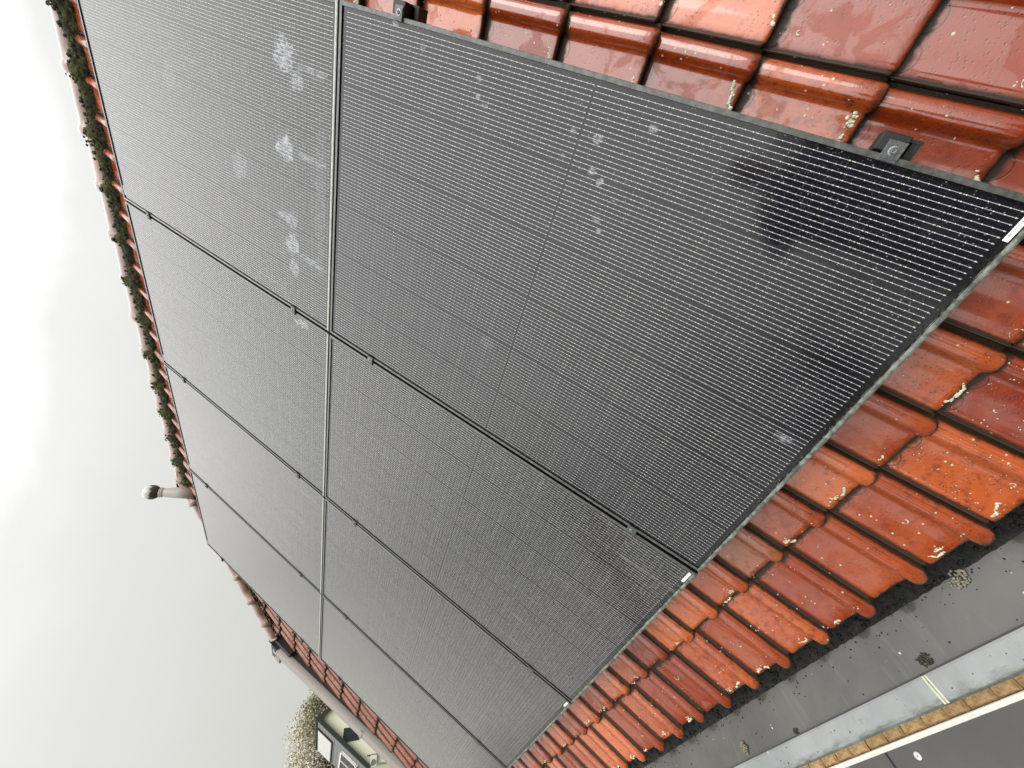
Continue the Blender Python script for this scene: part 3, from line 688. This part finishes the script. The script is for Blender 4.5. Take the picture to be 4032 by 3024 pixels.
def panel(ci, ri):
    u0 = -(ci + 1) * W - ci * GX; v0 = ri * (H + GY)
    t = empty('solar_panel', L(u0, v0, 0), ROOF)
    tag(t, PL[(ci, ri)], 'solar panel', 'black solar panels on the roof')
    f = frame_mesh(True).build('frame', [M_frame, M_crustl if ri else M_crust, M_side], parent=t)
    if ri == 0 or 1:
        # crusty bead of grime along the lower inner edge
        cb = MB(); n = 170; zz = 0.0
        rws = [[], [], [], []]
        for i in range(n + 1):
            x = .004 + (W - .008) * i / n; e_ = rnd.uniform(-.0005, .0005)
            rws[0].append((x, .0006, .0006)); rws[1].append((x, .0035, .0022 + e_ * .6)); rws[2].append((x, .0085 + e_, .0020 + e_ * .5)); rws[3].append((x, .0112 + e_, -.0043))
        cb.grid(rws); cb.build('grime_bead', M_crustl if ri else M_crust, parent=t, smooth=True)
    gb = MB(); gb.box((.0105, .0105, -.0072), (W - .0105, H - .0105, -.0042))
    gb.build('glass', gl.get((ci, ri), gl_plain[(ci + 2 * ri) % 3]), parent=t)
    bk = MB(); bk.box((.0105, .0105, -.0100), (W - .0105, H - .0105, -.0074)); bk.build('backsheet', M_black, parent=t)
    # serial sticker
    st = MB(); a, h_, rr = .0255, .0046, .0012; zt_ = .0006
    ol = []
    for (cx, cy_, a0) in ((a - rr, h_ - rr, 0), (-a + rr, h_ - rr, 90), (-a + rr, -h_ + rr, 180), (a - rr, -h_ + rr, 270)):
        for q in range(5):
            an = math.radians(a0 + q * 22.5); ol.append((cx + rr * math.cos(an), cy_ + rr * math.sin(an)))
    nn = len(ol)
    st.add([(x, y, 0) for x, y in ol] + [(x, y, zt_) for x, y in ol], [tuple(range(nn, 2 * nn))] + [(i, (i + 1) % nn, nn + (i + 1) % nn, nn + i) for i in range(nn)])
    if ri == 0: loc = (W - .041 if ci else W - .0455, .0168, -.0041)
    else: loc = (.053, H - .0170, -.0041)
    st.build('serial_sticker', M_stick, parent=t, loc=loc)
for ci in range(4):
    for ri in range(2): panel(ci, ri)

def clamp(u, v, end, label):
    if end == 1: v += .018
    t = empty('end_clamp' if end else 'panel_clamp', L(u, v, 0), ROOF)
    tag(t, label, 'clamp', 'clamps along the panel edges')
    a = .0175; hv = .0155
    pl = MB(); x0, x1 = (-.0115, .0235) if end == 1 else ((-.0235, .0115) if end == -1 else (-a, a))
    # plate with raised rim
    pl.box((x0, -hv, .0004), (x1, hv, .0040), 0, .0010)
    pl.box((x0 + .0004, -hv + .0003, .0036), (x0 + .0050, hv - .0003, .0068), 0, .0012)
    if end == 0: pl.box((x1 - .0050, -hv + .0003, .0036), (x1 - .0004, hv - .0003, .0068), 0, .0012)
    pl.box((x0 + .0050, -hv + .0004, .0036), (x1 - .0052, -hv + .0042, .0060), 0, .001)
    pl.build('plate', M_black if end == -1 else M_clamp, parent=t)
    bo = MB(); bx_ = (x0 + x1) / 2 + .001
    bo.lathe([(.0082, .0036), (.0082, .0050), (.0060, .0054), (.0060, .0042)], 20, (bx_, 0, 0)); bo.lathe([(.0046, .004), (.0046, .0082), (.0038, .0092), (.0022, .0090), (.0020, .0065)], 16, (bx_, 0, 0))
    bo.build('bolt', M_bolt, parent=t)
    bd = MB()
    if end == 1: bd.box((.004, -.016, -.060), (.0345, .030, -.0015), 0, .002)
    if end: s_ = 1 if end == 1 else -1; bd.box((min(s_ * .0015, s_ * .0200), -.0150, -.031), (max(s_ * .0015, s_ * .0200), .0150, .0002))
    else: bd.box((-.0050, -.0150, -.031), (.0050, .0150, .0002))
    bd.build('clamp_body', M_black, parent=t)
seams = ['first seam from the right of the roof', 'second panel seam', 'third panel seam']
for i in range(3):
    uu = -(i + 1) * W - i * GX - GX / 2
    for k, v in enumerate(RV):
        nm = ['nearest and second', 'second and third', 'third and farthest'][i]
        clamp(uu, v, 0, f'small clamp between the {nm} panel columns, {names[k]} of four')
for k, v in enumerate(RV):
    clamp(0, v, 1, f'end clamp on the panel edge beside the large red tiles, {names[k]} of four')
    clamp(-4 * W - 3 * GX, v, -1, f'end clamp on the far panel edge next to the verge, {names[k]} of four')

# ================================================================== THINGS IN THE GUTTER
def clump(x, y, r, sx, lab, m_):
    pts = []
    for i in range(60):
        a, d = rnd.uniform(0, 6.28), r * rnd.random() ** .6
        pts.append(((x + d * math.cos(a) * sx, y + d * math.sin(a), -.499 + r * .5 * rnd.random() * (1 - d / r / 1.3)), r * rnd.uniform(.10, .22), .7, (0, 0, 1)))
    o = lumps('moss_clump', pts, m_); tag(o, lab, 'moss clump', 'moss clumps lying in the gutter')
M_clump = simple('dry_moss', (.04, .038, .022), .95, 0, .8, 130, .8, 200)
M_clumpl = simple('pale_dry_moss', (.22, .20, .14), .95, 0, .9, 150, .8, 200)
clump(-.80, -.222, .022, 1.2, 'ragged pale moss tuft in the gutter below the largest eave tiles', M_clumpl)
clump(-1.035, -.328, .015, 1.5, 'dark double moss clump in the gutter next to the soldered seam', M_clump)
clump(-1.60, -.340, .009, 1.3, 'small dark moss clump against the gutter rim', M_clump)
clump(-1.885, -.318, .020, .9, 'long pale brown moss clump in the gutter near the photo bottom edge', M_clumpl)
pts = []
for i in range(420):
    x = rnd.uniform(-4, 1); y = -.205 - abs(rnd.gauss(0, .028)) if rnd.random() < .8 else rnd.uniform(-.345, -.21)
    if y < -.345: continue
    pts.append(((x, y, -.5005), rnd.uniform(.0010, .0030), .5, (0, 0, 1)))
for i in range(60): pts.append(((rnd.uniform(-3.5, .5), rnd.uniform(-.410, -.36), -.4862), rnd.uniform(.0008, .0025), .4, (0, 0, 1)))
o = lumps('gutter_grit', pts, M_sludge); tag(o, 'dark grit and moss crumbs scattered in the gutter', 'grit', kind='stuff')

# ================================================================== FLAT ROOF BELOW, TRIM, SANDSTONE BLOCKS
fz = -2.90
def felt():
    m, t, b = mat('grey_roof_felt'); o = ocoord(t); n = noise(t, o, 4, 5, .6); n2 = noise(t, o, 260, 3, .7)
    c = mixc(t, n, (.075, .071, .069), (.125, .118, .115)); c = mixc(t, mth(t, 'MULTIPLY', n2, .4), c, (.16, .16, .16)); K(t, c, b.inputs['Base Color']); setp(b, Roughness=.75); bump(t, b, n2, .4, .002); return m
flat = empty('flat_roof_annex', (-2.5, -1.6, -6.5)); tag(flat, 'flat roof of a lower annex in dark grey felt with a white edge trim', 'annex')
FM = Matrix.Translation(-flat.location)
def fp(o): o.parent = flat; o.matrix_parent_inverse = FM
mb = MB(); mb.box((-9, -3.2, fz - .18), (2.2, -.345, fz)); fp(mb.build('felt_roof', felt()))
mb = MB(); mb.box((-9, -3.18, -6.5), (2.18, -.42, fz - .18)); fp(mb.build('wall', M_mortar))
mb = MB(); mb.box((-9, -.345, fz - .15), (2.2, -.3130, fz + .022), 0, .004); mb.box((-9, -.3395, fz + .022), (2.2, -.3350, fz + .024)); mb.box((-9, -.3225, fz + .022), (2.2, -.3190, fz + .0235)); fp(mb.build('edge_trim', simple('white_trim', (.84, .84, .77), .5, 0, .12, 40)))
mb = MB(); mb.add([(-3.232, -.347, fz + .004), (-3.218, -.347, fz + .004), (-3.218, -3.19, fz + .004), (-3.232, -3.19, fz + .004)], [(0, 3, 2, 1)]); 
fp(mb.build('felt_joint', simple('black_joint', (.006, .006, .006), .6)))
wsh = []
for (x, y) in ((-3.005, -.414), (-3.62, -.372)):
    mb = MB(); mb.lathe([(.0235, 0), (.0235, .003), (.019, .0055), (.007, .006), (.006, .004)], 24, (x, y, fz + .001)); mb.lathe([(.0045, .004), (.004, .0075)], 12, (x, y, fz), mi=1)
    fp(mb.build('washer', [simple('white_washer', (.75, .75, .73), .45), M_bolt]))
def stone():
    m, t, b = mat('rough_sandstone'); o = ocoord(t); n = noise(t, o, 22, 6, .7); n2 = noise(t, vscale(t, o, (1, .35, 1)), 120, 4, .7)
    i_ = N(t, 'ShaderNodeObjectInfo'); 
    c = mixc(t, step(t, n, .3, .72), (.26, .155, .065), (.66, .45, .22)); c = mixc(t, mth(t, 'MULTIPLY', step(t, n2, .5, .75), .5), c, (.80, .56, .27))
    c = mixc(t, mth(t, 'MULTIPLY', i_.outputs['Random'], .35), c, (.16, .10, .045))
    K(t, c, b.inputs['Base Color']); setp(b, Roughness=.9); bump(t, b, mth(t, 'ADD', n, mth(t, 'MULTIPLY', n2, .5)), 1, .008); return m
M_stone = stone()
words = ['first', 'second', 'third', 'fourth', 'fifth', 'sixth', 'seventh', 'eighth', 'ninth', 'tenth', 'eleventh', 'twelfth']
x = -1.42; i = 0
wallb = MB(); wallb.box((-9, -.3115, -6.5), (2.2, -.02, fz - .085)); o = wallb.build('block_wall', simple('dark_joint_mortar', (.035, .028, .015), .95, 0, .5, 30)); tag(o, 'dark low wall carrying the row of tan sandstone blocks', 'wall')
while x > -6.3:
    wdt = .182 * rnd.uniform(.86, 1.12); mb = MB()
    n1_, n2_ = 9, 9; P_ = []
    for a in range(n1_):
        row = []
        for b2 in range(n2_):
            fx, fy = a / (n1_ - 1), b2 / (n2_ - 1); e_ = min(fx, 1 - fx, fy, 1 - fy)
            row.append((-(wdt - .003) * fx + rnd.uniform(-.0015, .0015), .155 * fy + rnd.uniform(-.003, .003), (-.018 if e_ < .01 else -.004 * max(0, 1 - e_ * 6)) + rnd.uniform(-.002, .002)))
        P_.append(row)
    mb.grid(P_)
    o = mb.build('stone_block', M_stone, smooth=False, loc=(x, -.3110, fz + .004 + rnd.uniform(-.006, .004)))
    lab = 'tan sandstone block beside the white roof trim, '
    if i < 12: tag(o, lab + f'{words[i]} from the right edge', 'stone block', 'sandstone blocks in a row')
    else: tag(o, 'tan sandstone block far along the row, under the gutter at the bottom edge', 'stone block', 'sandstone blocks in a row')
    x -= wdt; i += 1

# ================================================================== NEIGHBOUR HOUSE
A_ = Vector((-48.2756, 12.9443, 2.9751)); rv = Vector((-.99950, .03155, 0)); gv = Vector((-.03155, -.99950, 0)); HW, HD = 3.62, 4.35
nb = empty('neighbour_house', A_ + Vector((0, 0, -9.5))); tag(nb, 'cream gabled house with black roof edges in front of the pale trees', 'house')
NM = Matrix.Translation(-nb.location)
def npn(o): o.parent = nb; o.matrix_parent_inverse = NM; return o
def G3(x, z, y=0.0): return A_ + gv * x + rv * y + Vector((0, 0, z))
M_cream = simple('cream_render', (.80, .78, .62), .9, 0, .05, 1.5)
M_fas = simple('black_fascia', (.020, .024, .022), .6, 0, .3, 4)
M_slate = simple('grey_slate', (.16, .16, .155), .6, 0, .35, 3)
mb = MB(); y0_ = .35; dwn = -9.5
mb.add([G3(-HW + .1, -HD - .1, y0_), G3(0, -.15, y0_), G3(HW - .1, -HD - .1, y0_), G3(HW + .2, dwn, y0_), G3(-HW - .2, dwn, y0_)], [(0, 1, 2, 3, 4)])
mb.add([G3(HW + .15, -HD - .1, y0_), G3(HW + .15, -HD - .1, 10), G3(HW + .15, dwn, 10), G3(HW + .15, dwn, y0_)], [(0, 1, 2, 3)])
mb.add([G3(-HW - .15, -HD - .1, y0_), G3(-HW - .15, -HD - .1, 10), G3(-HW - .15, dwn, 10), G3(-HW - .15, dwn, y0_)], [(3, 2, 1, 0)])
npn(mb.build('wall', M_cream))
sl_ = math.hypot(HW, HD); gs = [(gv * s_ * HW + Vector((0, 0, -HD))) / sl_ for s_ in (1, -1)]
def slab(mb, side, r0, r1, s0, s1, z0, z1, mi=0):
    e = gs[side]; n_ = rv.cross(e).normalized()
    if n_.z < 0: n_ = -n_
    c = [A_ + rv * r + e * s + n_ * z for z in (z0, z1) for (r, s) in ((r0, s0), (r1, s0), (r1, s1), (r0, s1))]
    mb.add(c, [(0, 3, 2, 1), (4, 5, 6, 7), (0, 1, 5, 4), (1, 2, 6, 5), (2, 3, 7, 6), (3, 0, 4, 7)], mi)
mb = MB(); 
for s_ in (0, 1):
    slab(mb, s_, .12, 10.2, 0.0, 6.0, -.12, .02)
    for q in range(16): slab(mb, s_, .14, 10.15, q * .37 + .02, q * .37 + .34, .021, .035 + .004 * (q % 3))
roof_ = npn(mb.build('roof', M_slate))
mb = MB()
slab(mb, 0, -.06, .12, -.12, 6.15, -.22, .10); slab(mb, 1, -.06, .12, .06, 6.15, -.22, .10)
slab(mb, 0, -.05, 10.2, 6.0, 6.14, -.20, .06)
npn(mb.build('fascia', M_fas))
mb = MB(); 
for q in range(30): mb.lathe([(.10, 0), (.13, .02), (.13, .26), (.10, .30)], 10, (0, 0, 0), Matrix.Translation(A_ + rv * (.1 + q * .335) + Vector((0, 0, .07))) @ rv.to_track_quat('Z', 'Y').to_matrix().to_4x4())
npn(mb.build('ridge', M_fas))
mb = MB(); slab(mb, 0, 2.2, 9.6, .24, 1.92, .05, .14, 1); slab(mb, 0, 2.1, 2.2, .14, 2.02, .04, .17); slab(mb, 0, 2.1, 9.7, 1.92, 2.02, .04, .17)
npn(mb.build('roof_sheet', [M_fas, simple('pale_roof_sheet', (.52, .52, .50), .5, 0, .06, 2)]))
mb = MB(); slab(mb, 0, 2.0, 8.3, 3.25, 4.9, .05, .20, 0)
f = npn(mb.build('dormer_window', simple('dark_glass', (.02, .025, .03), .12)))
mb = MB(); M_wf = simple('white_window_frame', (.7, .7, .68), .5)
slab(mb, 0, 1.85, 2.0, 3.1, 5.0, .05, .24); slab(mb, 0, 1.85, 8.4, 3.1, 3.25, .05, .24); slab(mb, 0, 1.85, 8.4, 4.9, 5.05, .05, .24); slab(mb, 0, 4.6, 4.75, 3.25, 4.9, .2, .24)
o = mb.build('window_frame', M_wf); o.parent = f
def gbox(mb, x0, x1, z0, z1, ya, yb, mi=0):
    c = [G3(x, z, y) for y in (ya, yb) for (x, z) in ((x0, z0), (x1, z0), (x1, z1), (x0, z1))]
    mb.add(c, [(0, 1, 2, 3), (7, 6, 5, 4), (0, 4, 5, 1), (1, 5, 6, 2), (2, 6, 7, 3), (3, 7, 4, 0)], mi)
mb = MB(); gbox(mb, .92, 1.78, -3.65, -2.38, .32, .36, 0)
w_ = npn(mb.build('window', simple('window_glass', (.03, .04, .045), .08)))
mb = MB(); gbox(mb, .86, .93, -3.70, -2.33, .28, .34); gbox(mb, 1.77, 1.84, -3.70, -2.33, .28, .34); gbox(mb, .93, 1.77, -3.70, -3.63, .28, .34); gbox(mb, .93, 1.77, -2.40, -2.33, .28, .34); gbox(mb, 1.32, 1.38, -3.63, -2.40, .29, .34)
o = mb.build('window_frame', M_fas); o.parent = w_
ac = empty('air_conditioner', G3(3.45, -5.35, .1)); tag(ac, 'white air conditioning unit with a round fan on the cream house wall', 'air conditioner')
AM = Matrix.Translation(-ac.location)
mb = MB(); gbox(mb, 3.08, 3.86, -5.32, -4.78, .02, .30); o = mb.build('casing', simple('ac_white', (.66, .66, .58), .5)); o.parent = ac; o.matrix_parent_inverse = AM
mb = MB(); mb.lathe([(.21, 0), (.21, .02), (.17, .03), (.05, .02)], 20, (0, 0, 0), Matrix.Translation(G3(3.58, -5.05, .015)) @ (-rv).to_track_quat('Z', 'Y').to_matrix().to_4x4()); o = mb.build('fan_grille', simple('fan_grey', (.16, .16, .15), .6)); o.parent = ac; o.matrix_parent_inverse = AM
mb = MB(); gbox(mb, 3.0, 3.06, -9.4, -4.5, .20, .30); npn(mb.build('downpipe', M_fas))

# ================================================================== TREES
def leaf_mat(name, lo, hi):
    m, t, b = mat(name); o = ocoord(t); n = noise(t, o, 1.1, 4, .6); i_ = N(t, 'ShaderNodeNewGeometry')
    c = mixc(t, mth(t, 'MULTIPLY_ADD', i_.outputs['Random Per Island'], .6, mth(t, 'MULTIPLY', n, .4)), lo, hi); K(t, c, b.inputs['Base Color']); setp(b, Roughness=.8, Specular_IOR_Level=.2); return m
bark = simple('bark', (.10, .075, .05), .95, 0, .3, 5, .5)
def tree(base, h, cr, label, nleaf, ls, lm, group, seed, squash=1.0, bare=False, th=1.0):
    R = random.Random(seed); T = empty('tree', base); tag(T, label, 'tree', group)
    mb = MB(); tips = []
    top = Vector((0, 0, h - cr * squash))
    mb.tube([(0, 0, 0), (.1, .05, h * .3), top, top + Vector((.2, 0, cr * .8))], [.05 * h * .5, .035 * h * .5, .022 * h * .5 * th, .02 * th], 8)
    for i in range(26):
        a = R.uniform(0, 6.28); z0 = h * R.uniform(.32, .75); el = R.uniform(.1, 1.2); ln = cr * R.uniform(.6, 1.0)
        p0 = Vector((0, 0, z0)); d = Vector((math.cos(a) * math.cos(el), math.sin(a) * math.cos(el), math.sin(el)))
        p1 = p0 + d * ln * .5 + Vector((0, 0, .1)); p2 = p0 + d * ln + Vector((0, 0, ln * .2))
        mb.tube([p0, p1, p2], [.014 * h * .5 * th, .008 * h * .5 * th, .01 * th], 5); tips += [p1, p2]
        for q in range(5):
            d2 = (d + Vector((R.uniform(-1, 1), R.uniform(-1, 1), R.uniform(-.3, 1))) * .8).normalized(); s_ = p1.lerp(p2, R.random()); e_ = s_ + d2 * ln * R.uniform(.25, .55)
            mb.tube([s_, s_.lerp(e_, .5) + Vector((0, 0, .05)), e_], [.012, .009, .005], 4); tips.append(e_)
    mb.build('trunk', bark, parent=T, smooth=True)
    if bare: return
    r2 = np.random.default_rng(seed); tp = np.array([t_[:] for t_ in tips]); cen = tp[r2.integers(0, len(tp), nleaf)] + r2.normal(0, cr * .13, (nleaf, 3))
    a = r2.normal(0, 1, (nleaf, 3)); a /= np.linalg.norm(a, axis=1)[:, None]; b2 = r2.normal(0, 1, (nleaf, 3)); b2 -= (a * b2).sum(1)[:, None] * a; b2 /= np.linalg.norm(b2, axis=1)[:, None]
    s_ = ls * r2.uniform(.5, 1.3, (nleaf, 1)); V = np.stack([cen - a * s_, cen + b2 * s_ * .5, cen + a * s_, cen - b2 * s_ * .5], 1).reshape(-1, 3)
    me = bpy.data.meshes.new('crown'); me.vertices.add(len(V)); me.vertices.foreach_set('co', V.ravel().astype('f4')); me.loops.add(nleaf * 4); me.loops.foreach_set('vertex_index', np.arange(nleaf * 4, dtype='i4'))
    me.polygons.add(nleaf); me.polygons.foreach_set('loop_start', np.arange(0, nleaf * 4, 4, dtype='i4')); me.polygons.foreach_set('loop_total', np.full(nleaf, 4, dtype='i4')); me.update(); me.materials.append(lm)
    link(bpy.data.objects.new('crown', me), T)
lt = leaf_mat('pale_autumn_leaves', (.34, .29, .21), (.82, .78, .67)); lg = leaf_mat('olive_leaves', (.12, .12, .06), (.50, .47, .33)); ld = leaf_mat('added_tree_dark_leaves', (.010, .014, .006), (.04, .05, .02))
cw = cam_loc
def pol(az, d, z=-6.6): return Vector((cw.x + d * math.cos(math.radians(az)), cw.y + d * math.sin(math.radians(az)), z))
for (az, d, el, cr, lab, lm_, sd_) in ((161.9, 66, 3.9, 2.0, 'small pale brown treetop just above the verge trim', lt, 3), (164.1, 64, 3.95, 2.9, 'olive and tan tree rising directly behind the peak of the cream house', lg, 5),
        (165.6, 67, 4.5, 3.3, 'pale tan tree behind the black ridge of the cream house', lt, 8), (168.3, 66, 4.9, 3.6, 'tall pale tan tree at the photo bottom edge', lt, 13), (171.5, 70, 4.9, 3.6, 'pale tan tree low beyond the cream house', lt, 14)):
    h = 6.6 + cw.z + d * math.tan(math.radians(el)); tree(pol(az, d), h, cr, lab, 9000, .14, lm_, 'pale trees behind the neighbour house', sd_)
# unseen trees added across the street to darken what the wet lower surfaces mirror
for i, (az, d, el, cr) in enumerate(((-52, 14, 19, 3.6), (-80, 13, 20, 3.6), (-108, 15, 16, 3.8), (-130, 24, 6, 3.8), (-148, 45, 5.5, 5), (-162, 48, 5.5, 5.5), (-177, 52, 5, 5.5))):
    h = 6.6 + cw.z + d * math.tan(math.radians(el)); tree(pol(az, d), h, cr, 'unseen dark leafy tree added across the street, %s of seven' % words[i], 5000, .30, ld, 'trees across the street', 30 + i)
tree(Vector((-7.65, -4.73, -6.6)), 13.2, 2.6, 'bare dark tree mirrored in the second solar panel', 0, .1, ld, 'trees across the street', 77, bare=True, th=1.2)

# ================================================================== PHOTOGRAPHER ON A LADDER (mirrored in the nearest panel)
def skin_obj(name, nodes, edges, m_, parent=None, sub=2):
    me = bpy.data.meshes.new(name); me.from_pydata([n_[0] for n_ in nodes], edges, []); o = bpy.data.objects.new(name, me); link(o, parent)
    md = o.modifiers.new('skin', 'SKIN'); md.use_smooth_shade = True
    for i, n_ in enumerate(nodes): me.skin_vertices[0].data[i].radius = (n_[1], n_[2] if len(n_) > 2 else n_[1]); me.skin_vertices[0].data[i].use_root = (i == 0)
    s_ = o.modifiers.new('sub', 'SUBSURF'); s_.levels = s_.render_levels = sub; me.materials.append(m_); return o
pm = simple('dark_jacket', (.012, .013, .018), .8, 0, .3, 20, .3); skinm = simple('skin', (.45, .26, .19), .5, 0, .05, 8); hairm = simple('dark_hair', (.02, .014, .01), .7)
px, py, pz = -.03, -1.10, .02
pe = empty('person', (px, py, pz)); tag(pe, 'person in a dark jacket on a ladder, mirrored in the nearest panel', 'person')
nd = [((0, 0, .90), .26, .17), ((0, .01, 1.12), .26, .16), ((0, .02, 1.34), .27, .16), ((0, .03, 1.48), .09, .08), ((0, .06, 1.56), .055, .055),
      ((.19, .03, 1.42), .068), ((.33, .06, 1.20), .062), ((.16, .30, 1.16), .036), ((.13, .36, 1.20), .024),
      ((-.19, .03, 1.42), .068), ((-.31, .06, 1.20), .062), ((-.10, .28, 1.14), .036), ((.01, .34, 1.18), .024),
      ((.10, 0, .84), .10), ((.12, .10, .48), .07), ((.12, .0, .10), .045), ((.12, .12, .035), .038), ((-.10, 0, .84), .10), ((-.12, .06, .48), .07), ((-.12, 0, .10), .045), ((-.12, .12, .035), .038)]
ed = [(0, 1), (1, 2), (2, 3), (3, 4), (2, 5), (5, 6), (6, 7), (7, 8), (2, 9), (9, 10), (10, 11), (11, 12), (0, 13), (13, 14), (14, 15), (15, 16), (0, 17), (17, 18), (18, 19), (19, 20)]
skin_obj('body', nd, ed, pm, pe)
hd = MB(); prof_h = [(.002, -.125), (.045, -.115), (.062, -.08), (.070, -.03), (.076, .02), (.077, .06), (.066, .10), (.040, .125), (.002, .132)]
Mh = Matrix.Translation((0, .09, 1.66)) @ Matrix.Diagonal((1, 1.2, 1, 1)); hd.lathe(prof_h, 20, M=Mh)
hd.add([(-.012, .175, 1.63), (.012, .175, 1.63), (0, .205, 1.625), (0, .178, 1.68)], [(0, 1, 2), (1, 3, 2), (3, 0, 2)])
hd.build('head', skinm, parent=pe, smooth=True)
hr = MB(); hr.lathe([(.080, -.04), (.084, .03), (.083, .07), (.070, .112), (.042, .138), (.002, .145)], 20, M=Matrix.Translation((0, .075, 1.66)) @ Matrix.Diagonal((1, 1.18, 1, 1))); hr.build('hair', hairm, parent=pe, smooth=True)
for s_ in (1, -1):
    bx0 = Vector((.13, .36, 1.20)) if s_ > 0 else Vector((.01, .34, 1.18)); nd = [(tuple(bx0), .024), (tuple(bx0 + Vector((s_ * .012, .02, .035))), .026, .014)]; ed = [(0, 1)]
    for q in range(4):
        o0 = bx0 + Vector((s_ * (.028 - q * .016), .03, .065)); i0 = len(nd); lf = (.026, .031, .029, .022)[q]
        nd += [(tuple(o0), .0085), (tuple(o0 + Vector((-s_ * .004, .006, lf))), .0078), (tuple(o0 + Vector((-s_ * .022, .010, lf * 1.4))), .0070)]; ed += [(1, i0), (i0, i0 + 1), (i0 + 1, i0 + 2)]
    i0 = len(nd); o0 = bx0 + Vector((-s_ * .022, .012, .018)); nd += [(tuple(o0), .0105), (tuple(o0 + Vector((-s_ * .014, -.004, .026))), .009)]; ed += [(0, i0), (i0, i0 + 1)]
    skin_obj('hand', nd, ed, skinm, pe, 1)
ph_ = MB(); ph_.box((-.077, -.0045, -.037), (.077, .0035, .037), 0, .002); o = ph_.build('phone', M_black, loc=(.07, -.70, 1.14)); tag(o, 'black phone held in front of the face', 'phone')
ld_ = empty('ladder', (px, -1.55, -2.9)); tag(ld_, 'aluminium ladder leaning on the gutter under the photographer', 'ladder'); mal = simple('ladder_aluminium', (.5, .5, .5), .35, .8)
a0, a1 = Vector((0, 0, 0)), Vector((0, 1.08, 2.44))
for s_ in (-.2, .2):
    mb = MB(); mb.tube([a0 + Vector((s_, 0, 0)), a1 + Vector((s_, 0, 0))], .022, 8); mb.build('rail', mal, parent=ld_)
for q in range(1, 9):
    p_ = a0.lerp(a1, q / 9.0); mb = MB(); mb.tube([p_ + Vector((-.2, 0, 0)), p_ + Vector((.2, 0, 0))], .014, 8); mb.build('rung', mal, parent=ld_)
